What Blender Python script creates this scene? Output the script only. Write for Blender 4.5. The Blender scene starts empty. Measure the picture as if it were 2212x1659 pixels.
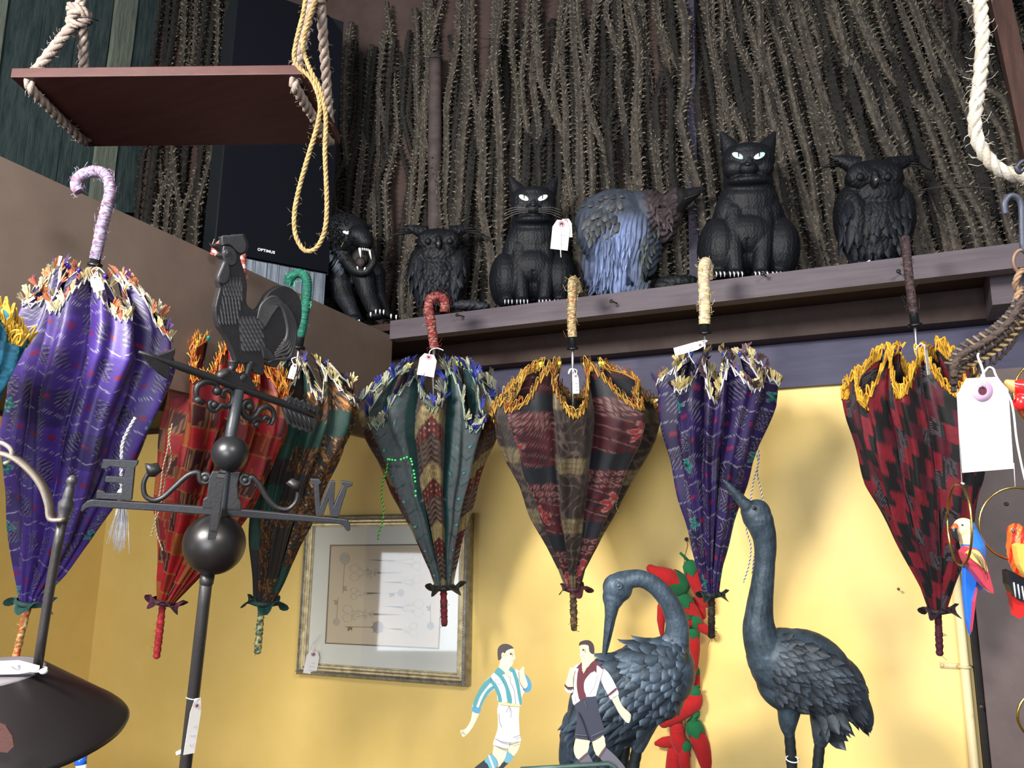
import bpy, bmesh, math, random
import numpy as np
from mathutils import Vector, Matrix, noise
from mathutils.bvhtree import BVHTree
PI = math.pi
random.seed(7); rng = np.random.default_rng(7)
SC = bpy.context.scene
COL = SC.collection

# ------------------------------------------------------------------ camera
F = 1800.0; IW, IH = 2212, 1659
TH, ROLL, YAW = math.radians(12.1), math.radians(0.7), math.radians(24.4)
FW = Vector((-math.sin(YAW)*math.cos(TH), math.cos(YAW)*math.cos(TH), math.sin(TH)))
R0 = Vector((math.cos(YAW), math.sin(YAW), 0)); U0 = R0.cross(FW)
RT = R0*math.cos(ROLL)+U0*math.sin(ROLL); UP = U0*math.cos(ROLL)-R0*math.sin(ROLL)
cam_d = bpy.data.cameras.new('camera'); cam = bpy.data.objects.new('camera', cam_d); COL.objects.link(cam)
cam_d.sensor_width = 36; cam_d.lens = F/IW*36; cam_d.clip_start = .02
M = Matrix((RT, UP, -FW)).transposed().to_4x4(); cam.matrix_world = M
SC.camera = cam

# ------------------------------------------------------------------ world, lights, exposure
w = bpy.data.worlds.new('world'); SC.world = w; w.use_nodes = True
w.node_tree.nodes['Background'].inputs[0].default_value = (.80, .88, 1.0, 1)
w.node_tree.nodes['Background'].inputs[1].default_value = .16
def area(name, loc, target, sx, sy, power, col):
    l = bpy.data.lights.new(name, 'AREA'); l.shape = 'RECTANGLE'; l.size = sx; l.size_y = sy; l.energy = power; l.color = col
    o = bpy.data.objects.new(name, l); COL.objects.link(o); o.location = loc
    o.rotation_euler = (Vector(target)-Vector(loc)).to_track_quat('-Z', 'Y').to_euler(); return o
area('ceiling_tube_left', (-1.0, -.5, .8), (-2.0, 2.1, -.7), .6, .3, 66, (1, .96, .90))
area('ceiling_tube_right', (.75, -.25, .95), (-1.1, 2.1, -.2), .5, .25, 18, (1, .96, .90))
area('shop_window', (0, -2.2, -.2), (-2.0, 2.1, -.7), 1.6, 1.1, 60, (.88, .93, 1.0))
area('side_window', (-3.66, -2.2, -.33), (-1.4, 2.1, -.1), .78, .80, 9, (.86, .92, 1.0))
SC.view_settings.view_transform = 'Standard'; SC.view_settings.look = 'None'
SC.view_settings.gamma = 1; SC.view_settings.use_curve_mapping = False
SC.view_settings.exposure = 0.66

# ------------------------------------------------------------------ helpers
def ray(px, py): return FW + RT*((px-IW/2)/F) - UP*((py-IH/2)/F)
def at(px, py, d): return ray(px, py)*d
def PY(px, py, Y): r = ray(px, py); return r*(Y/r.y)
def PX(px, py, X): r = ray(px, py); return r*(X/r.x)
def PZ(px, py, Z): r = ray(px, py); return r*(Z/r.z)
def dY(px, py, Y): return Y/ray(px, py).y
def PL(px, py, o, n): r = ray(px, py); return r*(o.dot(n)/r.dot(n))
def lin(c):
    c = np.asarray(c, float)/255.; return np.where(c <= .04045, c/12.92, ((c+.055)/1.055)**2.4)
def L3(c): return tuple(float(x) for x in lin(c))

class MB:
    """collects geometry with a colour (and glitter amount in alpha) per vertex; build() links ONE mesh object"""
    def __init__(s): s.v = []; s.f = []; s.c = []; s.n = 0
    def add(s, vs, fs, col=(128, 128, 128), g=0.):
        vs = [tuple(p) for p in vs]; s.v += vs
        if isinstance(col, np.ndarray) and col.ndim == 2: s.c += [tuple(q) for q in col]
        else: s.c += [L3(col)+(g,)]*len(vs)
        s.f += [tuple(i+s.n for i in f) for f in fs]; s.n += len(vs)
    def box(s, c, h, col=(128,)*3, ax=None, g=0.):
        c = Vector(c); ax = ax or (Vector((1, 0, 0)), Vector((0, 1, 0)), Vector((0, 0, 1)))
        vs = [c+ax[0]*(h[0]*i)+ax[1]*(h[1]*j)+ax[2]*(h[2]*k) for i in (-1, 1) for j in (-1, 1) for k in (-1, 1)]
        s.add(vs, [(0, 1, 3, 2), (4, 6, 7, 5), (0, 4, 5, 1), (2, 3, 7, 6), (0, 2, 6, 4), (1, 5, 7, 3)], col, g)
    def bx(s, x0, x1, y0, y1, z0, z1, col=(128,)*3): s.box(((x0+x1)/2, (y0+y1)/2, (z0+z1)/2), ((x1-x0)/2, (y1-y0)/2, (z1-z0)/2), col)
    def tube(s, pts, r, n=8, col=(128,)*3, g=0., cap=True, twist=0):
        pts = [Vector(p) for p in pts]; m = len(pts)
        rs = r if hasattr(r, '__len__') else [r]*m
        cols = col if isinstance(col, list) else [col]*m
        up = Vector((.13, .27, .95)); vs = []; cc = []
        t0 = (pts[1]-pts[0]).normalized(); nrm = t0.orthogonal().normalized()
        for i, p in enumerate(pts):
            t = (pts[min(i+1, m-1)]-pts[max(i-1, 0)])
            t = t.normalized() if t.length > 1e-9 else t0
            nrm = (nrm-t*nrm.dot(t)); nrm = nrm.normalized() if nrm.length > 1e-6 else t.orthogonal().normalized()
            b = t.cross(nrm)
            for k in range(n):
                a = 2*PI*k/n+twist*i; vs.append(p+(nrm*math.cos(a)+b*math.sin(a))*rs[i])
            cc += [L3(cols[i])+(g,)]*n
        fs = [(i*n+k, i*n+(k+1) % n, (i+1)*n+(k+1) % n, (i+1)*n+k) for i in range(m-1) for k in range(n)]
        if cap: fs += [tuple(range(n-1, -1, -1)), tuple(range((m-1)*n, m*n))]
        s.add(vs, fs, np.array(cc))
    def ell(s, c, r, col=(128,)*3, ax=None, n=14, m=9, g=0.):
        ax = ax or (Vector((1, 0, 0)), Vector((0, 1, 0)), Vector((0, 0, 1))); c = Vector(c); vs = []
        for j in range(m+1):
            b = PI*j/m-PI/2
            for i in range(n):
                a = 2*PI*i/n; vs.append(c+ax[0]*(r[0]*math.cos(b)*math.cos(a))+ax[1]*(r[1]*math.cos(b)*math.sin(a))+ax[2]*(r[2]*math.sin(b)))
        fs = [(j*n+i, j*n+(i+1) % n, (j+1)*n+(i+1) % n, (j+1)*n+i) for j in range(m) for i in range(n)]
        s.add(vs, fs, col, g)
    def poly(s, pts, nrm, th, col=(128,)*3, g=0.):
        """extruded outline: pts on the front face, thickness th along nrm"""
        pts = [Vector(p) for p in pts]; n = len(pts)
        s.add(pts+[p+nrm*th for p in pts], [tuple(range(n)), tuple(range(2*n-1, n-1, -1))]+[(i, i+n, (i+1) % n+n, (i+1) % n) for i in range(n)], col, g)
    def lathe(s, o, axis, prof, n=32, col=(128,)*3, g=0.):
        axis = axis.normalized(); a0 = axis.orthogonal().normalized(); b0 = axis.cross(a0); o = Vector(o); vs = []
        for (r, h) in prof:
            for k in range(n):
                a = 2*PI*k/n; vs.append(o+axis*h+(a0*math.cos(a)+b0*math.sin(a))*r)
        m = len(prof)
        s.add(vs, [(i*n+k, i*n+(k+1) % n, (i+1)*n+(k+1) % n, (i+1)*n+k) for i in range(m-1) for k in range(n)], col, g)
    def build(s, name, mat, parent=None, smooth=True, stuff=False, origin=None, auto=None):
        v = np.array(s.v, float)
        if parent is not None: off = np.array(OFF[parent])
        elif origin is not None: off = np.array(origin)
        else: off = np.array([(v[:, 0].min()+v[:, 0].max())/2, (v[:, 1].min()+v[:, 1].max())/2, v[:, 2].min()])
        me = bpy.data.meshes.new(name); me.from_pydata((v-off).tolist(), [], s.f)
        a = me.color_attributes.new('Col', 'FLOAT_COLOR', 'POINT'); a.data.foreach_set('color', np.array(s.c, dtype=np.float32).ravel())
        bm = bmesh.new(); bm.from_mesh(me); bmesh.ops.recalc_face_normals(bm, faces=bm.faces)
        if smooth:
            for f_ in bm.faces: f_.smooth = True
            if auto:
                for e in bm.edges:
                    if len(e.link_faces) == 2 and e.calc_face_angle(0) > auto: e.smooth = False
        bm.to_mesh(me); bm.free()
        me.materials.append(mat); o = bpy.data.objects.new(name, me); COL.objects.link(o)
        OFF[o] = tuple(off)
        if parent is not None: o.parent = parent
        else: o.location = off
        if stuff: o['kind'] = 'stuff'
        return o
OFF = {}
def thing(name, label, cat, loc, group=None):
    o = bpy.data.objects.new(name, None); COL.objects.link(o); o.location = loc; o.empty_display_size = .05
    OFF[o] = tuple(loc); o['label'] = label; o['category'] = cat
    if group: o['group'] = group
    return o
def tag(o, label, cat, group=None, kind=None):
    if label: o['label'] = label
    if cat: o['category'] = cat
    if group: o['group'] = group
    if kind: o['kind'] = kind
    return o
def struct(o, label=None):
    o['kind'] = 'structure'
    if label: o['label'] = label; 
    return o
def spline(P, n=8):
    P = [Vector(p) for p in P]; out = []
    for i in range(len(P)-1):
        a = P[max(i-1, 0)]; b = P[i]; c = P[i+1]; d = P[min(i+2, len(P)-1)]
        for k in range(n):
            t = k/n; out.append(.5*((2*b)+(c-a)*t+(2*a-5*b+4*c-d)*t*t+(3*b-a-3*c+d)*t**3))
    out.append(P[-1]); return out
def pxs(lst, d): return [at(q[0], q[1], d+(q[2] if len(q) > 2 else 0)) for q in lst]

# ------------------------------------------------------------------ materials
def newmat(name):
    m = bpy.data.materials.new(name); m.use_nodes = True; nt = m.node_tree; return m, nt, nt.nodes, nt.links, nt.nodes['Principled BSDF']
def vc(name, rough=.7, metal=0., bump=None, var=0., varscale=30., spec=.4, sheen=0., glitr=.25, k=1.):
    """colour from the mesh's own Col attribute; alpha = how metallic that patch is"""
    m, nt, N, Lk, P = newmat(name)
    A = N.new('ShaderNodeAttribute'); A.attribute_name = 'Col'; tc = N.new('ShaderNodeTexCoord')
    src = A.outputs['Color']
    if var:
        nz = N.new('ShaderNodeTexNoise'); nz.inputs['Scale'].default_value = varscale; nz.inputs['Detail'].default_value = 5
        Lk.new(tc.outputs['Object'], nz.inputs['Vector'])
        mr = N.new('ShaderNodeMapRange'); mr.inputs[1].default_value = .3; mr.inputs[2].default_value = .7; mr.inputs[3].default_value = (1-var)*k; mr.inputs[4].default_value = (1+var)*k
        Lk.new(nz.outputs['Fac'], mr.inputs[0])
        vm = N.new('ShaderNodeVectorMath'); vm.operation = 'SCALE'; Lk.new(src, vm.inputs[0]); Lk.new(mr.outputs[0], vm.inputs['Scale']); src = vm.outputs[0]
    Lk.new(src, P.inputs['Base Color'])
    ad = N.new('ShaderNodeMath'); ad.operation = 'MAXIMUM'; ad.inputs[1].default_value = metal; Lk.new(A.outputs['Alpha'], ad.inputs[0]); Lk.new(ad.outputs[0], P.inputs['Metallic'])
    rr = N.new('ShaderNodeMapRange'); rr.inputs[3].default_value = rough; rr.inputs[4].default_value = glitr; Lk.new(A.outputs['Alpha'], rr.inputs[0]); Lk.new(rr.outputs[0], P.inputs['Roughness'])
    P.inputs['Specular IOR Level'].default_value = spec
    if sheen: P.inputs['Sheen Weight'].default_value = sheen
    if bump:
        nb = N.new('ShaderNodeTexNoise'); nb.inputs['Scale'].default_value = bump[0]; nb.inputs['Detail'].default_value = 4; Lk.new(tc.outputs['Object'], nb.inputs['Vector'])
        bu = N.new('ShaderNodeBump'); bu.inputs['Strength'].default_value = bump[1]; bu.inputs['Distance'].default_value = bump[2]
        Lk.new(nb.outputs['Fac'], bu.inputs['Height']); Lk.new(bu.outputs[0], P.inputs['Normal'])
    return m
def grain(name, c1, c2, rough=.7, stretch=(1, 1, 12), scale=6., bump=.3, dist=.002, spec=.3, k=1.):
    m, nt, N, Lk, P = newmat(name); tc = N.new('ShaderNodeTexCoord'); mp = N.new('ShaderNodeMapping'); mp.inputs['Scale'].default_value = stretch
    Lk.new(tc.outputs['Object'], mp.inputs[0]); nz = N.new('ShaderNodeTexNoise'); nz.inputs['Scale'].default_value = scale; nz.inputs['Detail'].default_value = 8; nz.inputs['Roughness'].default_value = .65
    Lk.new(mp.outputs[0], nz.inputs['Vector']); cr = N.new('ShaderNodeValToRGB'); cr.color_ramp.elements[0].position = .32; cr.color_ramp.elements[1].position = .7
    cr.color_ramp.elements[0].color = tuple(q*k for q in L3(c1))+(1,); cr.color_ramp.elements[1].color = tuple(q*k for q in L3(c2))+(1,)
    Lk.new(nz.outputs['Fac'], cr.inputs[0]); Lk.new(cr.outputs[0], P.inputs['Base Color']); P.inputs['Roughness'].default_value = rough; P.inputs['Specular IOR Level'].default_value = spec
    bu = N.new('ShaderNodeBump'); bu.inputs['Strength'].default_value = bump; bu.inputs['Distance'].default_value = dist; Lk.new(nz.outputs['Fac'], bu.inputs['Height']); Lk.new(bu.outputs[0], P.inputs['Normal'])
    return m
M_yellow = grain('yellow_paint', (240, 205, 116), (248, 214, 130), .42, (1, 1, 1), 5, .12, .002, .45)
M_trim = grain('mauve_brown_paint', (102, 92, 100), (124, 112, 120), .6, (1.2, 14, 14), 5, .35, .0015, k=.52)
M_panel = grain('lilac_grey_paint', (74, 72, 100), (92, 90, 122), .55, (2, 4, 14), 4, .3, .0015, k=.55)
M_fascia = grain('taupe_board_paint', (110, 95, 86), (122, 106, 96), .5, (2, 2, 2), 6, .12, .001, k=.72)
M_soffit = grain('soffit_paint_and_shelf_shade', (58, 40, 34), (74, 52, 44), .6, (8, 1, 8), 5, .3, .001, k=.6)
M_upper = grain('mauve_plaster', (72, 56, 52), (92, 74, 68), .85, (1, 1, 1), 7, .4, .003, k=.6)
M_bark = grain('blue_green_rough_board', (30, 48, 54), (70, 84, 82), .9, (9, 9, 1.4), 7, .9, .006, k=.8)
M_bark2 = grain('grey_green_rough_board', (82, 92, 84), (112, 118, 106), .9, (9, 9, 1.4), 8, .9, .006)
M_floor = grain('brown_floor', (70, 52, 40), (96, 74, 58), .6, (1, 8, 1), 4, .2, .002)
M_red = grain('oxblood_stained_wood', (82, 44, 42), (104, 60, 56), .5, (1.2, 12, 12), 5, .25, .001, k=.42)
M_post = grain('red_brown_wood', (84, 58, 50), (120, 86, 76), .7, (14, 14, 1.5), 5, .3, .002, k=.5)
M_mauvepole = grain('mauve_pole', (84, 72, 72), (120, 106, 104), .7, (3, 3, 6), 6, .3, .002, k=.4)
M_grey = grain('blue_grey_weathered_wood', (58, 66, 78), (128, 138, 150), .8, (14, 14, 1), 7, .8, .004)
M_stalk = vc('dry_cactus_stalk', .85, bump=(160, .9, .002), var=.45, varscale=70, k=.42)
M_paint = vc('flat_paint', .45, bump=(60, .15, .0005))
M_fabric = vc('fabric', .62, bump=(420, .35, .0008), sheen=.05, var=.2, varscale=60, k=.36)
M_satin = vc('satin', .5, bump=(300, .25, .0006), var=.15, varscale=40, k=.37)
M_yarn = vc('yarn', .75, bump=(500, .4, .0006), var=.15, varscale=120, k=.85)
M_rope = vc('rope', .9, bump=(400, .7, .0012), var=.15, varscale=90, k=.45)
M_black = vc('black_plastic', .38, bump=(80, .1, .0004), k=.5, var=.01)
M_cloth_grille = vc('speaker_grille_cloth', .9, bump=(900, .3, .0004), spec=.1, k=.35, var=.01)
M_iron = vc('cast_iron', .45, .1, bump=(220, .35, .0008), var=.15, varscale=40, spec=.5)
M_ball = vc('dark_bronze_ball', .36, .1, bump=(90, .12, .0004), spec=.5)
M_steel = vc('steel', .25, .9)
M_paper = vc('paper_card', .7, k=.85, var=.01)
M_cut = vc('cutout_paint', .45, k=.66, var=.01)
M_fig = vc('black_moulded_plastic', .58, bump=(170, .55, .0025), var=.25, varscale=50, spec=.3, k=.34)
M_bz = vc('painted_moulded_plastic', .6, bump=(170, .5, .002), var=.25, varscale=50, spec=.3, k=.62)
M_gloss = vc('glossy_paint', .22, bump=(40, .1, .0004), spec=.5)
M_bronze = vc('verdigris_bronze', .5, .25, bump=(150, .5, .0015), var=.3, varscale=28, spec=.4, k=.75)
M_felt = vc('felt', .95, bump=(260, .6, .0015), var=.08, varscale=60, sheen=.1, k=.8)
M_gilt = vc('aged_silver_gilt', .38, .75, bump=(260, .6, .0012), var=.3, varscale=55)
def glassm():
    m, nt, N, Lk, P = newmat('picture_glass'); P.inputs['Transmission Weight'].default_value = 1; P.inputs['Roughness'].default_value = .0; P.inputs['IOR'].default_value = 1.45
    out = N['Material Output']; g = N.new('ShaderNodeBsdfGlossy'); g.inputs['Roughness'].default_value = .03; t = N.new('ShaderNodeBsdfTransparent'); mx = N.new('ShaderNodeMixShader')
    lw = N.new('ShaderNodeLayerWeight'); pw = N.new('ShaderNodeMath'); pw.operation = 'POWER'; pw.inputs[1].default_value = 5; fr = N.new('ShaderNodeMath'); fr.operation = 'MULTIPLY_ADD'; fr.inputs[1].default_value = .9; fr.inputs[2].default_value = .045; Lk.new(lw.outputs['Facing'], pw.inputs[0]); Lk.new(pw.outputs[0], fr.inputs[0]); Lk.new(fr.outputs[0], mx.inputs[0]); Lk.new(t.outputs[0], mx.inputs[1]); Lk.new(g.outputs[0], mx.inputs[2]); Lk.new(mx.outputs[0], out.inputs[0]); return m
M_glass = glassm()

def mtube(mb, pts, r, n, cols, sc, R=random):
    """tube wrapped in mottled cloth: colour picked per patch of surface"""
    i0 = mb.n; mb.tube(pts, r, n, cols[0]); off = Vector((R.uniform(0, 50), 0, 0))
    for i in range(i0, mb.n):
        q = Vector(mb.v[i])/sc; a = noise.noise(q+off)+.5*noise.noise(q*2.3-off); b = 1+.35*noise.noise(q*3.1)
        c = cols[int(max(0, min(.999, .5+a*.8))*len(cols))]; mb.c[i] = tuple(x*b for x in L3(c))+(0.,)

# ------------------------------------------------------------------ the setting
D = 2.10; YS = 1.835; XL = -2.50; XF = -1.185; ZT = .425; ZU = .578; ZS = .628
def slab(name, x0, x1, y0, y1, z0, z1, mat, parent=None):
    m = MB(); m.bx(x0, x1, y0, y1, z0, z1); return m.build(name, mat, parent, smooth=False)
struct(slab('wall_back', XL-.1, 1.7, D, D+.12, -1.55, ZT, M_yellow), 'yellow painted lower back wall')
struct(slab('wall_back_upper', XL-.1, 1.7, D, D+.12, ZT, 2.3, M_upper), 'mauve brown upper back wall behind the stalks')
struct(slab('wall_left', XL-.12, XL, .45, D, -1.55, ZT+.01, M_yellow), 'yellow painted lower left wall')
struct(slab('floor', XL-.12, 1.7, -1.6, D+.1, -1.6, -1.55, M_floor))
wu = struct(slab('wall_left_upper', XL-.14, XL-.02, .45, D, ZT+.01, 2.3, M_bark), 'rough blue green boarded upper left wall')
# rough boards of the upper left wall
bd = [(-330, -230, M_bark), (-228, -90, M_bark), (-88, -6, M_bark), (-4, 11, M_bark2), (13, 92, M_bark), (94, 168, M_bark), (170, 243, M_bark), (245, 290, M_bark2), (292, 352, M_bark)]
for a, b, mt in bd:
    m = MB(); n = 9; e = []
    for k in range(n):
        y = -260+k*90; sh = -(y/340)*46 if y > 0 else -(y/340)*30
        j = random.uniform(-4, 4) if mt is M_bark2 else random.uniform(-1, 1)
        e.append((PX(a+sh+j, y, XL), PX(b+sh+j*.6, y, XL)))
    t = .018 if mt is M_bark2 else random.uniform(.0, .01)
    vs = []
    for p, q in e: vs += [p, q, p+Vector((t+.004, 0, 0)), q+Vector((t+.004, 0, 0))]
    fs = []
    for k in range(n-1):
        i = 4*k; fs += [(i+2, i+3, i+7, i+6), (i, i+2, i+6, i+4), (i+1, i+5, i+7, i+3)]
    m.add(vs, fs+[(0, 1, 3, 2), (4*n-4, 4*n-2, 4*n-1, 4*n-3)]); m.build('board', mt, wu, smooth=False)
# lilac panel above the yellow, ledger, mauve posts
struct(slab('trim_1', XF, 1.7, D-.018, D, ZT, .535, M_panel), 'lilac grey panel between shelf and yellow wall')
struct(slab('trim_2', XL, XF, D-.012, D, ZT-.004, ZU, M_soffit), 'dark brown strip above the yellow wall in the left corner')
# left loft: deck, fascia board, joist
struct(slab('soffit_deck', XL, XF-.02, -.6, D-.013, .435, .46, M_soffit), 'dark red brown underside of the left platform')
struct(slab('fascia_board', XF-.02, XF, -.6, YS-.002, .303, .59, M_fascia), 'broad taupe board edging the left platform')
struct(slab('joist', XF-.50, XF-.46, -.6, D-.013, .36, .435, M_soffit), 'red brown joist under the left platform')
struct(slab('trim_3', XL, XL+.03, -.6, D-.013, .425, .434, M_soffit))
# back shelf
sh = thing('wall_shelf', 'long mauve painted wall shelf carrying the black animal figures', 'shelf', (0, YS, ZU))
m = MB(); m.bx(XF-.45, 1.7, YS, D, ZS-.02, ZS); m.build('shelf_board', M_soffit, sh, smooth=False)  # darker than the edge board: shade of the underside put into the colour
m = MB(); m.bx(XF, 1.7, YS-.016, YS+.02, ZU, ZS+.001)
o = m.build('edge_board', M_trim, sh, smooth=False)
m = MB(); m.bx(XF, 1.7, D-.075, D-.019, .536, ZS-.021); m.build('ledger', M_soffit, sh, smooth=False)  # dark colour paints in the shade under the shelf
p = PY(2138, 606, 1.90); m = MB(); m.bx(p.x, 1.7, 1.90, D-.076, ZU-.048, ZS-.021); m.build('bracket_block', M_trim, sh, smooth=False)
for px, py in [(1003, 684), (1333, 655), (1655, 597), (1945, 592)]:
    m = MB(); q = PY(px, py, YS-.015); e = q+Vector((-.004, -.03, -.004)); m.tube([q, e], .0018, 6, (30, 26, 30)); m.tube([e, e+Vector((0, -.003, 0))], .0045, 8, (36, 32, 34)); m.build('nail', M_iron, sh)
# brown door panel at right, pipe on the yellow wall
p = PY(2082, 1200, D-.06)
pn = struct(slab('trim_4', p.x+.012, 1.7, D-.07, D, -1.55, ZT-.003, grain('dark_taupe_panel_paint', (84, 70, 68), (98, 84, 82), .5, (2, 2, 2), 6, .12, .001)), 'large taupe panel beside the yellow wall')
struct(slab('trim_5', p.x, p.x+.011, D-.05, D, -1.55, ZT-.003, grain('black_gap_shade', (16, 14, 14), (24, 20, 20))), 'black strip put in as the shaded gap beside the taupe panel')  # solid black strip stands in for the shade of an open gap
for px, py in [(2174, 1089), (2120, 1527)]:
    m = MB(); q = PY(px, py, D-.07); m.lathe(q+Vector((0, 0, 0)), Vector((0, -1, 0)), [(0, .002), (.003, .002), (.0042, .0005), (.0045, 0)], 12, (50, 42, 40)); m.build('screw', M_iron, pn)
pp = thing('wall_pipe', 'cream painted conduit pipe clipped to the yellow wall beside the taupe panel', 'pipe', PY(2073, 1650, D-.012))
x = p.x-.016; m = MB(); m.tube([(x, D-.012, -1.5), (x, D-.012, ZT)], .010, 12, (226, 208, 160)); m.build('pipe', M_paint, pp)
q = PY(2055, 1438, D-.003); m = MB(); m.box((q.x, D-.002, q.z), (.022, .002, .006), (220, 200, 150)); m.ell((q.x-.018, D-.005, q.z), (.004, .003, .004), (205, 185, 140)); m.tube([(x-.013, D-.003, q.z), (x-.01, D-.02, q.z), (x, D-.0245, q.z), (x+.01, D-.02, q.z), (x+.013, D-.003, q.z)], .003, 6, (220, 200, 150)); m.build('clip', M_paint, pp)
m = MB(); q = PY(1941, 1275, D); m.tube([q, q+Vector((0, -.02, .003))], .0011, 6, (70, 50, 36)); m.ell(q+Vector((0, -.022, .003)), (.003,)*3, (96, 64, 44)); tag(m.build('wall_nail', M_iron), 'small rusty nail in the yellow wall right of the upright crane', 'nail')
# things that stand out of frame below carry the statues
ct = thing('display_counter', 'brown counter below the frame carrying the statues', 'counter', (-.6, 1.6, -1.55))
m = MB(); m.bx(-1.9, .15, 1.05, D-.02, -.66, -.62); m.build('counter_top', M_post, ct, smooth=False)
m = MB(); m.bx(-1.85, .10, 1.1, D-.03, -1.55, -.66); m.build('cabinet', M_post, ct, smooth=False)
# ------------------------------------------------------------------ thorny stalks
def stalk_mesh(seed, L=1.25, r0=.0125, kink=0, br=1.):
    R = random.Random(seed); n = 9; m = 74; mb = MB(); a1, a2 = R.uniform(0, 6.3), R.uniform(0, 6.3); w1, w2 = R.uniform(.006, .018)*(1+kink), R.uniform(.002, .006)
    ctr = []; rad = []
    kz = R.uniform(.3, .8)*L
    for i in range(m):
        z = L*i/(m-1)
        kx = kink*.05*max(0, 1-abs(z-kz)/.22)
        ctr.append(Vector((w1*math.sin(z*5+a1)+w2*math.sin(z*17+a2)+kx, w1*.4*math.cos(z*4+a2), z))); rad.append(r0*(1.05-.3*z/L)*(1+.1*math.sin(z*23+a1)+R.uniform(-.07, .07)))
    vs = []; cc = []
    for i in range(m):
        for k in range(n):
            a = 2*PI*k/n+z*.2; rr = rad[i]*(1+(.16 if k % 2 else -.06)+R.uniform(-.07, .07)); vs.append(ctr[i]+Vector((math.cos(a)*rr, math.sin(a)*rr, 0)))
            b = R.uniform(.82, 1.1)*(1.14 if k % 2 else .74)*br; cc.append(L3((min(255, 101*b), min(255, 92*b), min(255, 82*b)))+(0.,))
    fs = [(i*n+k, i*n+(k+1) % n, (i+1)*n+(k+1) % n, (i+1)*n+k) for i in range(m-1) for k in range(n)]+[tuple(range((m-1)*n, m*n))]
    mb.add(vs, fs, np.array(cc))
    for row in range(7):
        a = 2*PI*row/7+R.uniform(-.15, .15); z = R.uniform(0, .03)
        while z < L-.02:
            i = int(z/L*(m-1)); f = z/L*(m-1)-i; c = ctr[i].lerp(ctr[i+1], f); aa = a+R.uniform(-.12, .12); d = Vector((math.cos(aa), math.sin(aa), 0)); r = rad[i]; h = R.uniform(.009, .014)
            e = Vector((-d.y, d.x, 0)); b = R.uniform(.8, 1.2); tip = R.choice((-1, 1, 1))*R.uniform(.002, .006)
            p = [c+d*r*.8-Vector((0, 0, .004)), c+d*r*.8+e*.0022, c+d*r*.8+Vector((0, 0, .004)), c+d*r*.8-e*.0022]
            q0 = c+d*(r+h*.62)+Vector((0, 0, .001)); q = [q0+e*.0009+Vector((0, 0, -.0008)), q0-e*.0009+Vector((0, 0, .0009))]; t = c+d*(r+h)+Vector((0, 0, tip))
            mb.add(p+q+[t], [(0, 1, 4), (1, 2, 5, 4), (2, 3, 5), (3, 0, 4, 5), (4, 5, 6)], (154*b*br, 144*b*br, 126*b*br))
            z += R.uniform(.014, .026)
    return mb
protos = []
for s_ in range(12):
    mb = stalk_mesh(100+s_, r0=(.0115, .0135, .0095, .015, .0125, .0105, .014, .012, .010, .012, .010, .013)[s_], kink=(0, 0, 1.6, 0, 1.0, 0, -1.4, 0, .6, 0, .8, 0)[s_], br=1. if s_ < 9 else .45)  # last three protos coloured darker, painting shade into gaps between stalks
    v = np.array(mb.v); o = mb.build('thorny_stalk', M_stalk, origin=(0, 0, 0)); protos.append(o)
used = [False]*len(protos)
def put_stalk(base, top, label, group, k=None):
    k = random.randrange(9) if k is None else k
    o = protos[k] if not used[k] else protos[k].copy()
    if used[k]: COL.objects.link(o)
    used[k] = True
    d = (top-base); s = d.length/1.25; o.location = base
    q = d.to_track_quat('Z', 'Y'); o.rotation_mode = 'QUATERNION'; o.rotation_quaternion = q @ Matrix.Rotation(random.choice((0, PI, .7, 2.2, 4.0)), 3, 'Z').to_quaternion()
    wv = random.uniform(.88, 1.2); o.scale = (wv, wv, s); tag(o, label, 'stalk', group)
def shift(x): return np.interp(x, [300, 750, 1000, 1300, 1600, 1850, 2060, 2200], [40, 30, 12, -8, -70, -140, -200, -220])
def shelf_py(x): return PYs(x)
def zlevel_px(px, Y, Z):
    lo, hi = -400, 1400
    for _ in range(40):
        mid = (lo+hi)/2
        if PY(px, mid, Y).z > Z: lo = mid
        else: hi = mid
    return lo
xs = []
x = 722
while x < 2720: xs.append(x+random.uniform(-5, 5)); x += random.uniform(21, 33)
for x in xs:
    Y = random.uniform(2.03, 2.055); yb = zlevel_px(x, Y, ZS+.003)
    if x < 880: yt = np.interp(x, [700, 760, 880], [70, 60, 15])+random.uniform(-35, 35)
    elif x < 1100: yt = random.uniform(-60, 30)
    else: yt = random.uniform(-160, -60)
    b = PY(x, yb, Y); t = PY(x+shift(x)*(yb-yt)/550+random.gauss(0, 11), yt, D-.03)
    put_stalk(b, t, 'dry grey brown thorny cactus stalk standing in the front row on the wall shelf', 'thorny stalks on the wall shelf')
x = 712
while x < 2700:
    Y = 2.078; yb = zlevel_px(x, Y, ZS+.003); yt = np.interp(x, [700, 1000, 1250, 1500], [110, 90, 20, -120])+random.uniform(-30, 30)
    put_stalk(PY(x, yb, Y), PY(x+shift(x)*(yb-yt)/550+random.gauss(0, 9), yt, D-.013), 'dry thorny cactus stalk in the back row, coloured darker for the shaded gaps', 'thorny stalks against the wall', k=random.choice((9, 10, 11)))  # only darkened protos, so the gaps of the front row look shaded
    x += random.uniform(14, 21)
for i, x in enumerate([352, 362, 372, 381, 390, 399, 408, 417, 425, 433, 441, 450, 458, 466, 474, 483, 492, 502, 512]):
    Y = 2.072-.035*(i % 2); b = PY(x-46, 640, Y); b.z = .465; t = PY(x+random.uniform(-6, 10), -60, Y+.02); b.x = PY(x-58, 560, Y).x
    put_stalk(b, t, 'thin thorny stalk leaning in the corner left of the speaker, some darkened for shade', 'thorny stalks in the left corner', k=random.choice((2, 9, 8, 10)))  # darkened protos mixed in to paint shade between the corner stalks
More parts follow.
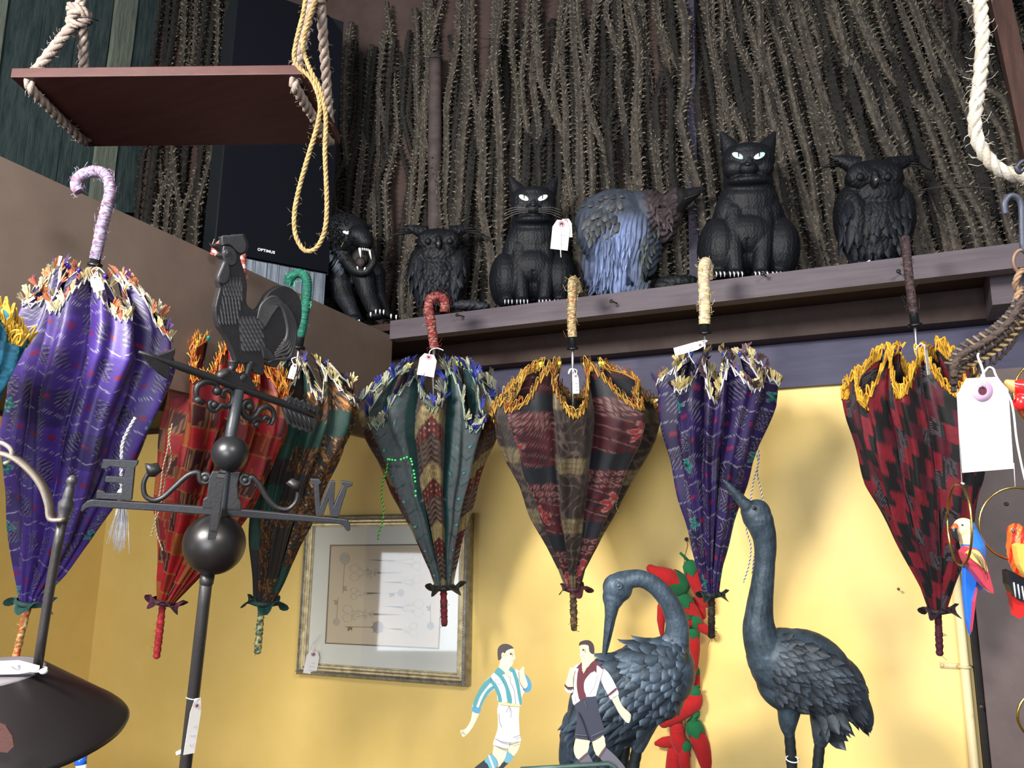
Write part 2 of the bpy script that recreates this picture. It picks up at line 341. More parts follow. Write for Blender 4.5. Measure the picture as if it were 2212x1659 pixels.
for k, u_ in enumerate(used):
    if not u_: put_stalk(PY(900+k*90, zlevel_px(900, 2.06, ZS+.003), 2.06), PY(910+k*90, -60, 2.06), 'dry grey brown thorny cactus stalk standing in the front row on the wall shelf', 'thorny stalks on the wall shelf', k)
# smooth posts among the stalks
def post(name, a, b, Y, wpx, mat, label, round_=True):
    m = MB(); s = dY(a[0], a[1], Y)/F*wpx/2; p = PY(a[0], a[1], Y); q = PY(b[0], b[1], Y)
    if p.z > q.z: p, q = q, p
    n = 14 if round_ else 4; m.tube([p.lerp(q, k/10) for k in range(11)], [s*(1+random.uniform(-.03, .03)) for _ in range(11)] if round_ else s*1.3, n, (120, 110, 105)); return tag(m.build(name, mat, smooth=round_), label, 'post')
post('round_pole', (938, 632), (940, 122), 2.035, 30, M_mauvepole, 'smooth mauve round pole standing among the stalks above the left owl')
post('narrow_post', (1502, 610), (1490, -60), 2.05, 22, grain('lilac_post_paint', (66, 62, 82), (86, 80, 100), .6, k=.5), 'narrow lilac painted post among the stalks left of the larger cat', False)
post('wooden_post', (2282, 570), (2150, -40), 1.99, 44, M_post, 'red brown square wooden post at the top right behind the rope', False)
# wires tying the stalks
def wire(pts, label, r=.0011):
    m = MB(); m.tube(spline([PY(a, b, 2.012) for a, b in pts], 6), r, 5, (44, 38, 36)); tag(m.build('tie_wire', M_iron), label, 'wire')
wire([(1668, 455), (1690, 462), (1720, 486), (1742, 492)], 'thin dark wire tying stalks right of the larger cat')
wire([(1930, 425), (2000, 408), (2060, 402), (2140, 406), (2180, 404), (2212, 380)], 'thin dark wire running across the stalks right of the right owl')
wire([(1000, 85), (1050, 84), (1100, 96), (1160, 66), (1250, 52)], 'thin dark wire across the stalk tops above the smaller cat', .0014)
wire([(720, 190), (770, 184), (830, 160), (900, 130), (960, 120)], 'thin dark wire across the stalks right of the speaker', .0014)

# ------------------------------------------------------------------ speaker on its block
pr = PY(712, 592, 1.80); wd = Vector((.562, .827, 0)); nn = Vector((.827, -.562, 0))
pl = PL(462, 553, pr, nn)
wdt = (pr-pl).dot(wd); zb = pr.z; dp = .20
sp = thing('loudspeaker', 'tall black box loudspeaker standing on a grey wooden block', 'speaker', pr-nn*.08-wd*wdt/2)
H_ = .80
def spk(mb, a0, a1, n0, n1, z0, z1, col): mb.box(pr-wd*((a0+a1)/2)+nn*((n0+n1)/2)+Vector((0, 0, (z0+z1)/2)), (abs(a1-a0)/2, abs(n1-n0)/2, abs(z1-z0)/2), col, (wd, nn, Vector((0, 0, 1))))
m = MB(); spk(m, 0, wdt, -.17, -.012, 0, H_, (24, 28, 36)); o = m.build('cabinet', M_black, sp, smooth=False)
m = MB(); c_ = .035
outl = [(0.004, .004), (wdt-.004, .004), (wdt-.004, H_-.004), (.05, H_-.004), (.004, H_-.05)]
m.poly([pr-wd*a+Vector((0, 0, z)) for a, z in outl], -nn, .012, (18, 22, 34)); o = m.build('grille', M_cloth_grille, sp, smooth=False)
def textobj(txt, size, origin, ex, ey, mat, name, parent, ext=.0006, col=(225, 228, 232), bold=.012):
    cu = bpy.data.curves.new('t', 'FONT'); cu.body = txt; cu.size = size; cu.extrude = ext; cu.align_x = 'LEFT'; cu.offset = bold*size; cu.space_character = 1.08
    to = bpy.data.objects.new('t', cu); COL.objects.link(to); bpy.context.view_layer.update()
    me = bpy.data.meshes.new_from_object(to.evaluated_get(bpy.context.evaluated_depsgraph_get())); bpy.data.objects.remove(to)
    v = np.zeros(len(me.vertices)*3); me.vertices.foreach_get('co', v); v = v.reshape(-1, 3); xm = v[:, 0].max()
    ez = ex.cross(ey); mb = MB(); mb.add([origin+ex*a+ey*b+ez*c for a, b, c in v], [tuple(p.vertices) for p in me.polygons], col); bpy.data.meshes.remove(me)
    return mb.build(name, mat, parent, smooth=False), xm
a_ = PL(556, 541, pr+nn*.0015, nn); b_ = PL(600, 549, pr+nn*.0015, nn); wlen = (b_-a_).dot(wd)
o, xm = textobj('OPTIMUS', wlen/5.1, a_, wd, Vector((0, 0, 1)), M_paint, 'nameplate', sp); o.data.transform(Matrix.Identity(4))
o['label'] = 'white maker lettering on the grille'
m = MB()
for k in range(9):
    a0 = .01+k*(wdt-.02)/9; spk(m, a0, a0+(wdt-.02)/9-.0015, -.14, -.004-.002*(k % 2), -(zb-.462), -.001, (120,)*3)
tag(m.build('wooden_block', M_grey, smooth=False), 'blue grey weathered grooved wood block under the loudspeaker', 'block')

# ------------------------------------------------------------------ hanging swing seat
vd = Vector((-math.sin(math.radians(19.9)), math.cos(math.radians(19.9)), 0)); vl = Vector((vd.y, -vd.x, 0))
dS = 1.28; A = at(22, 167, dS); ZB = A.z
B = PZ(655, 160, ZB); C_ = PZ(735, 311, ZB); Dd = PZ(186, 317, ZB)
sw = thing('swing_seat', 'oxblood wooden swing seat hanging from knotted pale ropes', 'swing', (A+B+C_+Dd)/4)
m = MB(); th_ = .016; m.poly([A, B, C_, Dd], Vector((0, 0, 1)), th_); o = m.build('seat_board', M_red, sw, smooth=False)
bv = o.modifiers.new('b', 'BEVEL'); bv.width = .0012; bv.segments = 2
def twist_rope(mb, path, r, col, col2=None, pitch=6., n=6, strands=3, fuzz=0, fr=.01):
    P = path; L = [0]
    for i in range(1, len(P)): L.append(L[-1]+(P[i]-P[i-1]).length)
    N_ = max(12, int(L[-1]/(r*1.1))); pts = []; j = 0
    for k in range(N_+1):
        s = L[-1]*k/N_
        while j < len(P)-2 and L[j+1] < s: j += 1
        f = (s-L[j])/max(1e-9, L[j+1]-L[j]); pts.append(P[j].lerp(P[j+1], min(1, f)))
    nr = (pts[1]-pts[0]).orthogonal().normalized(); fr_ = []
    for i in range(len(pts)):
        t = (pts[min(i+1, N_)]-pts[max(i-1, 0)]).normalized(); nr = (nr-t*nr.dot(t)).normalized(); fr_.append((nr.copy(), t.cross(nr), t))
    for s_ in range(strands):
        q = []
        for i, p in enumerate(pts):
            a = 2*PI*s_/strands+L[-1]*i/N_/(r*pitch)*2*PI; q.append(p+(fr_[i][0]*math.cos(a)+fr_[i][1]*math.sin(a))*r*.52)
        mb.tube(q, r*.56, n, col if (s_ or not col2) else col2)
    for _ in range(fuzz):
        i = random.randrange(len(pts)); a = random.uniform(0, 6.3); d = fr_[i][0]*math.cos(a)+fr_[i][1]*math.sin(a); e = fr_[i][2]*random.uniform(-1, 1)
        p = pts[i]+d*r*.9; mb.tube([p, p+(d+e*.6)*fr*.5, p+(d*.8+e)*fr*random.uniform(.6, 1.3)], [r*.06, r*.05, r*.03], 3, col)
RC = (190, 172, 160); RC2 = (176, 156, 146)
zt = ZB+th_
def rope_part(pts, r=.0085, nm='rope', c=RC): m = MB(); twist_rope(m, spline(pts, 6), r, c, RC2, fuzz=30, fr=.008); m.build(nm, M_rope, sw)
kl = at(170, 38, 1.34); kr = at(683, -14, 1.30)
a1 = PZ(66, 184, ZB-.003); a2 = PZ(183, 301, ZB-.003)
rope_part([a1+Vector((0, 0, .01)), a1-Vector((0, 0, .004)), a1.lerp(a2, .5)-Vector((0, 0, .006)), a2-Vector((0, 0, .004)), a2+Vector((0, 0, .01))])
rope_part([a1+Vector((0, 0, th_)), kl+Vector((-.004, -.004, -.012))]); rope_part([a2+Vector((0, 0, th_)), kl+Vector((.006, .004, -.012))])
rope_part([kl+Vector((0, 0, .01)), at(176, -30, 1.34), at(182, -160, 1.34)])
b1 = PZ(637, 180, ZB-.003); b2 = PZ(712, 303, ZB-.003)
rope_part([b1+Vector((0, 0, .01)), b1-Vector((0, 0, .004)), b1.lerp(b2, .5)-Vector((0, 0, .006)), b2-Vector((0, 0, .004)), b2+Vector((0, 0, .01))])
rope_part([b1+Vector((0, 0, th_)), kr+Vector((-.004, -.004, -.012))]); rope_part([b2+Vector((0, 0, th_)), kr+Vector((.006, .004, -.012))])
rope_part([kr+Vector((0, 0, .01)), at(684, -80, 1.3), at(686, -180, 1.3)])
for k_, s in ((kl, 1), (kr, 1)):
    m = MB()
    for j in range(3):
        pts = [k_+RT*(.013*math.cos(a))+FW*(.012*math.sin(a))+UP*(.008*math.sin(a+j*2)+(j-1)*.007) for a in [2*PI*i/14 for i in range(15)]]
        twist_rope(m, pts, .0075, RC, RC2)
    m.build('knot', M_rope, sw)
m = MB(); q = at(176, 34, 1.325); m.tube([q+RT*.014*math.cos(a)+FW*.014*math.sin(a)-UP*.008+RT*.002*a for a in [2*PI*i/14 for i in range(15)]], .0014, 5, (26, 24, 28)); m.build('binding', M_black, sw)
# jute loop
m = MB(); dj = 1.20
lp = spline([at(*q) for q in [(664, -30, dj), (655, 30, dj), (640, 90, dj), (636, 128, dj), (650, 150, dj), (672, 170, dj), (690, 215, dj), (688, 260, dj), (668, 330, dj), (648, 400, dj), (636, 460, dj), (638, 505, dj), (652, 535, dj), (668, 543, dj), (688, 530, dj), (703, 490, dj), (706, 430, dj), (702, 330, dj), (704, 260, dj), (698, 215, dj), (686, 180, dj), (670, 150, dj), (655, 100, dj+.02), (668, 40, dj+.02), (690, -20, dj+.02)]], 8)
twist_rope(m, lp, .0036, (206, 176, 118), (190, 158, 104), fuzz=170, fr=.008)
tag(m.build('jute_cord', M_rope), 'thin tan jute cord looped over the right end of the swing seat', 'cord')
# ------------------------------------------------------------------ patchwork umbrellas
def put(c, m, col, g=0.): c[m, :3] = lin(col); c[m, 3] = g
def base(shape, col): c = np.zeros((shape, 4)); c[:, :3] = lin(col); return c
def H2(a, b): return np.abs(np.modf(np.sin(a*12.9898+b*78.233)*43758.5453)[0])
def pat_purple(k, u, h, w, P=78., dark=1.):
    c = base(len(u), (84*dark, 54*dark, 158*dark)); put(c, H2(k, np.floor(h/P)) > .66, (64*dark, 42*dark, 122*dark))
    hz = (h+13*np.abs(np.mod(w/26., 2)-1)+9*k); hm = np.mod(hz, P); cell = np.floor(hz/P)
    col = np.mod(w+18*cell+500, 54)
    put(c, (hm > 16) & (hm < 60) & (col < 25) & (np.mod(col+.55*np.abs(hm-38), 5.6) < 1.5), (150, 144, 166), .3)
    put(c, (hm > 20) & (hm < 56) & (col < 25) & (np.mod(col+.55*np.abs(hm-38), 5.6) > 3.9), (34, 22, 66))
    put(c, (hm > 28) & (hm < 36) & (col > 33) & (col < 44), (150, 26, 70))
    put(c, (hm < 2.3) & (np.mod(w, 4.4) < 3.2), (205, 202, 222), .5)
    fl = np.mod(k, 3) == 1; hc = np.mod(h+40*k, 128)-64; wc = w+6*np.sin(h/50); r = np.hypot(hc, wc); th = np.arctan2(hc, wc)
    put(c, fl & (r < 11+5*np.cos(5*th)), (6, 142, 134), .15); put(c, fl & (np.abs(r-11-5*np.cos(5*th)) < 1.2), (150, 190, 190), .4); put(c, fl & (r < 4), (46, 40, 60))
    return c
def pat_red(k, u, h, w):
    c = base(len(u), (196, 26, 38)); i = np.floor(h/46+.37*k); j = np.floor((u*2+.3*k)); q = H2(i, j+3*k)
    blk = np.mod(i+j+k, 2) == 0
    put(c, blk & (q < .4), (198, 104, 52), .25); put(c, blk & (q >= .4) & (q < .75), (84, 22, 34), .1); put(c, blk & (q >= .75), (168, 60, 40), .3)
    put(c, blk & (q >= .4) & (q < .75) & (np.mod(w, 7) < 1.8), (196, 150, 110), .5)
    put(c, ~blk & (q > .75), (150, 14, 34)); e = np.mod(h/46+.37*k, 1); put(c, (e < .045), (224, 150, 90), .5); put(c, np.mod(w+4, 31) < 1.6, (226, 120, 70), .4); return c
def pat_green(k, u, h, w):
    c = base(len(u), (38, 28, 24)); i = np.floor(h/58+.5*k); q = H2(i, k+2.)
    put(c, (q < .32), (4, 74, 62)); n = H2(np.floor(h/3.2)+.3, np.floor(w/3.2)+k*7.)
    cop = (q >= .32) & (q < .85); put(c, cop & (n > .62), (168, 104, 58), .8); put(c, cop & (n > .9), (238, 196, 120), .9)
    a = np.abs(np.mod(h*.9+w*1.3, 58)-29); put(c, cop & (a < 3), (214, 148, 84), .8); a = np.abs(np.mod(h*.9-w*1.3+20, 64)-32); put(c, cop & (a < 2.6), (20, 16, 16)); return c
def pat_teal(k, u, h, w):
    c = base(len(u), (100, 112, 116)); ev = np.mod(k, 2) == 0
    put(c, ev & (u < .12), (22, 74, 76)); put(c, ev & (u > .88), (22, 74, 76))
    hm = np.mod(h-11*np.abs(np.sin(w/11.)), 56); put(c, ev & (hm < 2.6), (10, 82, 84)); put(c, ev & (np.hypot(np.mod(h, 56)-30, np.mod(w+20, 40)-20) < 5), (36, 120, 122), .3)
    put(c, ev & (np.hypot(np.mod(h, 56)-30, np.mod(w+20, 40)-20) < 2.4), (200, 216, 220), .5)
    od = ~ev; hh = h+.75*np.abs(w)+14*np.mod(k, 3); hm = np.mod(hh, 132)
    put(c, od, (72, 40, 32)); put(c, od & (np.mod(hh+2.5*np.sin(w/4.), 12) < 5), (124, 108, 98)); put(c, od & (hm < 38), (186, 164, 112)); put(c, od & (hm < 38) & (np.mod(w+hh*.2, 6) < 1.6), (150, 130, 84), .2)
    rd = od & (hm > 96); put(c, rd, (64, 30, 26)); put(c, rd & (np.hypot(np.mod(hh, 13)-6.5, np.mod(w, 13)-6.5) < 4.4), (164, 44, 36), .15); put(c, rd & (np.hypot(np.mod(hh, 13)-6.5, np.mod(w, 13)-6.5) < 1.5), (240, 210, 190), .3); return c
def pat_patch(k, u, h, w):
    c = base(len(u), (52, 40, 36)); ev = np.mod(k, 2) == 0
    sw_ = np.abs(np.sin(w/7.+3*np.sin(h/13.))+np.sin(h/9.-2*np.sin(w/11.))); put(c, ev & (sw_ < .35), (104, 86, 76))
    hb = np.mod(h+20*k, 132); put(c, ev & (hb < 34), (150, 132, 98), .1); put(c, ev & (hb < 34) & ((np.mod(hb, 11) < 2) | (np.mod(w, 5) < 1.2)), (106, 90, 64))
    od = ~ev; hp = np.mod(h+30*k, 150); put(c, od, (88, 16, 32)); put(c, od & (H2(np.floor(h/9.), np.floor(w/9.)+k) > .6), (58, 14, 26)); put(c, od & (hp < 36), (20, 26, 38))
    r = np.hypot(hp-80, w*.95); th = np.arctan2(hp-80, w); f_ = od & (hp >= 36)
    put(c, f_ & (np.mod(hp+w*.3, 23) < 2), (140, 104, 96)); 
    put(c, f_ & (r < 17+7*np.cos(6*th)), (172, 40, 52)); put(c, f_ & (np.abs(r-17-7*np.cos(6*th)) < 1.8), (176, 132, 120), .15); put(c, f_ & (r < 6), (190, 150, 136))
    q = np.hypot(np.mod(hp, 15)-7.5, np.mod(w, 14)-7); put(c, f_ & (hp > 112) & (q < 5.4) & (q > 3), (160, 124, 116), .2); put(c, f_ & (hp > 112) & (q < 3), (124, 26, 40)); return c
def pat_check(k, u, h, w):
    c = base(len(u), (20, 17, 22)); a = np.floor((h+.55*w)/36.); b = np.floor((w+9*a)/27.); q = H2(a, b+k*5)
    put(c, np.mod(a+b+k, 2) == 0, (164, 24, 48)); put(c, (np.mod(a+b+k, 2) == 0) & (q < .4), (112, 18, 44)); put(c, (np.mod(a+b+k, 2) == 1) & (q > .72) & (np.mod(h+w, 4.5) < 1.6), (126, 112, 122)); return c
def pat_turq(k, u, h, w):
    c = base(len(u), (36, 156, 196)); n = H2(np.floor(h/7), np.floor(w/7)+k); put(c, n > .6, (20, 118, 158)); put(c, n > .86, (70, 190, 214)); return c

def umbrella(label, d, top, bot, ferr, prof, pat, handle, fringe, seed=1, n=8, phase=.3, dip=.17, amp=.34, sq=.8, collar=None, tie=(20, 70, 70), ferrcol=None, mat=None, dtop=None, beads=(40, 44, 130), hcols=None, hr=9, wisps=14, group='patchwork umbrellas hanging from the shelf', shaft=True, wr=.07, rimcol=None, wispcol=None, topd=0.):
    R = random.Random(seed); rg = np.random.default_rng(seed); dtop = dtop or d
    Pb, Pt = at(bot[0], bot[1], d), at(top[0], top[1], dtop); ax = (Pt-Pb); Lw = ax.length; ax.normalize()
    ex = (RT-ax*RT.dot(ax)).normalized(); ey = ax.cross(ex)
    if ey.dot(FW) < 0: ey = -ey
    s = d/F; Lp = math.hypot(top[0]-bot[0], top[1]-bot[1]); cl = abs(bot[1]-top[1])/Lp
    T = []; RR = []; CC = []
    for y, xl, xr in sorted(prof, key=lambda q: -q[0]):
        t = (bot[1]-y)/(bot[1]-top[1]); xa = bot[0]+(top[0]-bot[0])*t; T.append(t); RR.append((xr-xl)/2*cl*s); CC.append(((xr+xl)/2-xa)*cl*s)
    T, RR, CC = map(np.array, (T, RR, CC)); pb, exn, eyn, axn = (np.array(q) for q in (Pb, ex, ey, ax))
    ph = rg.uniform(0, 6.28, (6,))
    rdip = rg.uniform(.75, 1.25, n)
    def tmax(a):
        k = np.floor(a).astype(int) % n; u = a-np.floor(a); return 1.0-dip*rdip[k]*np.sin(PI*u)**1.55+.012*np.sin(a*9+ph[0])
    def S(a, t):
        a = np.asarray(a, float); t = np.asarray(t, float); aw = a+.12*np.sin(a*1.7+ph[1]); k = np.floor(a); u = a-k; phi = 2*PI*aw/n+phase
        lobe = np.sin(PI*u)**.75; am = amp*(.5+.75*np.clip(t, 0, 1.2)); r0 = np.interp(t, T, RR); c0 = np.interp(t, T, CC)
        r = r0*(1.0-am*(1-lobe))
        r = r+r0*wr*np.sin(u*2*PI*2.5+ph[2]+k*2+1.2*np.sin(t*7+ph[3]))*(.4+.6*lobe)+r0*wr*.5*np.sin(a*11+ph[4]+t*3)
        r = r+.0022*np.sin(t*22+a*3+ph[5])*np.clip(t*3, 0, 1)
        return pb+axn*(Lw*t)[..., None]+exn*(c0+r*np.cos(phi))[..., None]+eyn*(r*np.sin(phi)*sq)[..., None]
    z0 = thing('patchwork_umbrella', label, 'umbrella', at(ferr[0], ferr[1], d), group)
    # canopy
    NU = n*40; NV = int(Lp/2.5); a = np.repeat(np.arange(NU)[None]*n/NU+1e-4, NV+1, 0); v = np.repeat((np.arange(NV+1)/NV)[:, None], NU, 1); t = v*tmax(a)
    V = S(a, t).reshape(-1, 3); k = np.floor(a).ravel(); u = (a-np.floor(a)).ravel(); tt = t.ravel(); wd_ = 2*PI*np.interp(tt, T, RR)/s/n
    C = pat(k, u, tt*Lp, (u-.5)*np.maximum(wd_, 10)*1.25)
    nz = .84+.32*rg.random(len(C)); C[:, :3] *= nz[:, None]
    idx = np.arange((NV+1)*NU).reshape(NV+1, NU); nx = np.roll(idx, -1, 1); q = np.stack([idx[:-1], nx[:-1], nx[1:], idx[1:]], -1).reshape(-1, 4)
    m = MB(); m.v = V.tolist(); m.f = q.tolist(); m.c = C.tolist(); m.n = len(V); cano = m.build('canopy', mat or M_fabric, z0)
    # shaft, ribs, beads
    C0 = lambda t_: Pb+ax*(Lw*t_)+ex*float(np.interp(t_, T, CC))
    if shaft:
        ht = at(*handle[0][:2], dtop+(handle[0][2] if len(handle[0]) > 2 else 0)); m = MB(); m.tube([Pb, C0(.5)*.5+(Pb+ax*Lw*.5)*.5, Pt, ht], 3.2*s, 8, (176, 176, 180)); m.build('shaft', M_steel, z0)
    for i in range(n):
        pts = [Vector(S(i+.0, f)) for f in (.12, .4, .7, .9, .99)]; m = MB(); m.tube(pts, 1.5*s, 5, (40, 40, 44)); m.build('rib', M_steel, z0)
        e = Vector(S(i+.0, 1.0))+ax*(7*s); m = MB(); m.ell(e, (4.6*s,)*3, beads, n=10, m=7); m.tube([e-ax*(8*s), e], 2*s, 6, beads); m.build('rib_tip', M_gloss, z0)
    # rim
    rim = lambda a_, o=0.: Vector(S(a_, tmax(np.array(a_))+o))
    def fr_at(a_):
        p = rim(a_); up = (Vector(S(a_, tmax(np.array(a_))+.02))-Vector(S(a_, tmax(np.array(a_))-.02))).normalized(); al = (rim(a_+.03)-rim(a_-.03)); al = al.normalized() if al.length > 1e-9 else ex
        return p, up, al, al.cross(up).normalized()
    m = MB(); aa = 0.; kind = fringe['kind']; fcols = fringe['cols']
    m2 = MB(); br = []; rc = fringe.get('braid', (226, 222, 210)); j = 0; aa = 0.
    while aa < n+.02:
        p, up, al, o_ = fr_at(aa); w_ = (5 if j % 2 else -8)*s; br.append(p+up*w_+o_*(3*s)); j += 1; aa += 4.8/max(40, 2*PI*float(np.interp(.85, T, RR))/s/n*1.3)
    m2.tube(br, 1.9*s, 4, rc); 
    m2.tube([rim(q_/10.) for q_ in range(0, n*10+1)], 2.2*s, 5, tuple(q_*.8 for q_ in rc)); m2.build('rim_braid', M_yarn, z0, stuff=True)
    aa = 0.; pw = max(40, 2*PI*float(np.interp(.85, T, RR))/s/n*1.3)
    if kind == 'tuft':
        while aa < n:
            p, up, al, o_ = fr_at(aa); col = R.choice(fcols); Ln = R.uniform(15, 30)*s; lean = al*R.uniform(-.7, .7)+o_*R.uniform(-.7, .9); dv = (up+lean).normalized(); p = p+o_*R.uniform(-4, 4)*s
            for q_ in range(9):
                f = (q_-4)/4.; e = p+dv*Ln*R.uniform(.8, 1.05)+al*(f*9*s)+o_*R.uniform(-4, 4)*s; b_ = R.uniform(.75, 1.15); wv = al*(1.6*s)
                m.add([p+al*(f*2*s)-wv*.6, p+al*(f*2*s)+wv*.6, e+wv, e-wv, p.lerp(e, .5)+o_*1.5*s], [(0, 1, 4), (1, 2, 4), (2, 3, 4), (3, 0, 4)], tuple(min(255, c_*b_) for c_ in col))
            aa += R.uniform(4, 8)/pw
    else:
        rad = fringe.get('r', 1.5)*s; hl = fringe.get('h', 17)
        while aa < n:
            p, up, al, o_ = fr_at(aa); col = R.choice(fcols); b_ = R.uniform(.8, 1.12); col = tuple(min(255, c_*b_) for c_ in col); h_ = R.uniform(.7, 1.2)*hl*s; lean = al*R.uniform(-.5, .5)+o_*R.uniform(-.3, .6)
            dv = (up+lean).normalized(); wv = al*R.uniform(3, 6)*s
            if kind == 'loop': m.tube(spline([p-wv-up*6*s, p-wv*1.1+dv*h_*.5, p+dv*h_, p+wv*1.1+dv*h_*.5, p+wv-up*6*s], 3), rad, 4, col)
            else: m.tube([p-up*4*s, p+dv*h_*.6, p+dv*h_+(al*R.uniform(-6, 6)+o_*R.uniform(-4, 4))*s], [rad, rad*.9, rad*.6], 3, col, .5)
            aa += fringe.get('step', 4.5)*R.uniform(.7, 1.3)/pw
    m.build('fringe', M_yarn, z0, stuff=True)
    # tie ruffle at the foot + ferrule
    m = MB(); nn_ = 40; vs = []; rr0 = float(np.interp(.02, T, RR)); cc = []
    for j, (fr, hh) in enumerate(((.9, -.2), (1.15, .0), (1.5, 7*s/rr0*.5), (1.8, -2*s/rr0))):
        for i in range(nn_):
            a_ = 2*PI*i/nn_; wv = math.sin(a_*5+seed)*.28*(j/2.); r_ = rr0*fr*(1+wv*.5)*(1.15 if math.cos(a_) > 0 else .9); hz = Pb+ex*(r_*math.cos(a_))+ey*(r_*math.sin(a_)*.8)+ax*(rr0*(hh+math.cos(a_*4+seed)*.35*(j/2.)))
            vs.append(hz); b_ = R.uniform(.7, 1.15); cc.append(L3(tuple(min(255, q_*b_) for q_ in tie))+(0.,))
    m.add(vs, [(j*nn_+i, j*nn_+(i+1) % nn_, (j+1)*nn_+(i+1) % nn_, (j+1)*nn_+i) for j in range(3) for i in range(nn_)], np.array(cc)); 
    m.lathe(Pb-ax*(5*s), ax, [(rr0*.8, 0), (rr0*1.15, 3*s), (rr0*1.15, 9*s), (rr0*.95, 12*s)], 16, tuple(q_*.7 for q_ in tie)); m.build('tie_ruffle', M_fabric, z0)
    Pf = at(ferr[0], ferr[1], d); m = MB(); K = 34; fc = ferrcol or [tie]
    mtube(m, [Pb.lerp(Pf, q_/K) for q_ in range(K+1)], [7.5*s*R.uniform(.85, 1.15) if q_ < K else 5*s for q_ in range(K+1)], 12, fc, 9*s, R)
    for _ in range(18): p = Pb.lerp(Pf, R.uniform(.3, 1)); q = p+(ex*R.uniform(-1, 1)+ax*R.uniform(-1, .3)+ey*R.uniform(-1, .2))*(13*s); m.tube([p, q], .5*s, 3, R.choice(fc))
    m.build('ferrule', M_yarn, z0)
    # handle
    hp = spline([at(q[0], q[1], dtop+(q[2] if len(q) > 2 else 0)) for q in handle], 9); K = len(hp); st = hp[0]
    m = MB(); hcols = hcols or [(150, 140, 170)]; hq = spline(hp, 3); m_ = len(hq)
    mtube(m, hq, [hr*s*R.uniform(.92, 1.1) for _ in range(m_)], 14, hcols, 9*s, R)
    for _ in range(wisps*3):
        i = R.randrange(1, K-1); p = hp[i]; dr = Vector((R.gauss(0, 1), R.gauss(0, 1), R.gauss(0, 1))).normalized(); tn = (hp[i+1]-hp[i]).normalized(); dr = (dr-tn*dr.dot(tn)*.7).normalized()
        c_ = tuple(min(255, v_*1.1) for v_ in (wispcol or R.choice(hcols))); m.tube([p+dr*hr*s*.9, p+dr*(hr+5)*s+tn*R.uniform(-7, 7)*s, p+dr*(hr+R.uniform(4, 11))*s+tn*R.uniform(-15, 15)*s], [.8*s, .6*s, .4*s], 3, c_)
    m.build('handle', M_yarn, z0)
    if collar:
        c0 = at(collar[0], collar[1], dtop); dv = (at(handle[1][0], handle[1][1], dtop)-c0).normalized(); m = MB(); cs_ = s*collar[2]
        m.lathe(c0-dv*10*cs_, dv, [(0, 0), (15*cs_, 0), (16*cs_, 3*cs_), (15*cs_, 7*cs_), (10.5*cs_, 8*cs_), (9.5*cs_, 32*cs_), (8*cs_, 34*cs_), (0, 34*cs_)], 20, (20, 20, 24)); m.build('collar', M_black, z0)
    return z0, S, s, ex, ey, ax
def price_tag(parent, hole, dv, wpx, hpx, d, twist=0., string=None, scr=True, n_=None, name='price_tag'):
    """card tag: hole position px, direction of its long side in px, width/height px; child of its thing"""
    s = d/F; o = at(hole[0], hole[1], d); a = math.atan2(dv[1], dv[0]); dn = (RT*math.cos(a)-UP*math.sin(a)); sd = dn.cross(FW).normalized(); dn, sd = dn, (sd*math.cos(twist)+FW*math.sin(twist)); nr = dn.cross(sd).normalized()
    if nr.dot(FW) > 0: nr = -nr
    W_ = wpx/2*s; H = hpx*s; e = .13*H; m = MB(); b = -nr
    pts = [(-W_*.55, -e), (W_*.55, -e), (W_, e*.9), (W_, H-e), (-W_, H-e), (-W_, e*.9)]
    m.poly([o+sd*x_+dn*y_ for x_, y_ in pts], b, .0006, (240, 236, 232)); m.lathe(o+nr*.0004, nr, [(W_*.16, .0005), (W_*.36, .0005), (W_*.36, 0)], 20, (196, 150, 160)); m.lathe(o+nr*.0004, nr, [(0, .0006), (W_*.16, .0006)], 14, (50, 26, 30))
    t = m.build(name, M_paper, parent, smooth=False)
    if scr:
        m = MB(); R = random.Random(int(hole[0]))
        for r_ in range(3):
            y_ = H*(.38+.16*r_); q = [o+sd*(W_*(.55-1.1*i/12))+dn*(y_+R.uniform(-.02, .02)*H)+nr*.0006 for i in range(12)]; m.tube(q[:R.randrange(7, 12)], .35*s*max(1, wpx/60), 3, (150, 140, 150))
        m.build('handwriting', M_paint, t if parent.parent is None else parent, smooth=False)
    if string:
        m = MB(); m.tube(spline([at(*q, d) if len(q) == 2 else at(q[0], q[1], d+q[2]) for q in string], 5), 1.2*s*(1 if wpx < 80 else 1.6), 5, (236, 234, 236)); m.build('tag_string', M_yarn, parent)
    return t
TUFT_U1 = dict(kind='tuft', cols=[(214, 196, 150), (198, 112, 70), (226, 214, 180), (150, 72, 48), (196, 180, 120), (70, 40, 110)])
TUFT_TAN = dict(kind='tuft', cols=[(208, 192, 138), (98, 68, 84), (176, 160, 120), (70, 48, 44), (200, 178, 110), (74, 66, 120)])
TUFT_BLUE = dict(kind='tuft', cols=[(40, 50, 140), (150, 152, 130), (190, 186, 150), (28, 36, 104), (120, 126, 112)], braid=(150, 168, 150))
GOLD = dict(kind='loop', cols=[(214, 158, 38), (230, 176, 56)], braid=(220, 164, 48), h=22, step=2.6, r=1.9)
GOLD2 = dict(kind='loop', cols=[(190, 140, 50), (150, 84, 30), (200, 158, 70), (90, 60, 26)], braid=(196, 148, 58), h=18, step=3.0, r=1.0)
GOLDM = dict(kind='metal', cols=[(236, 156, 50), (214, 104, 40), (250, 196, 90)], braid=(214, 120, 50), h=24, step=1.5, r=1.0)

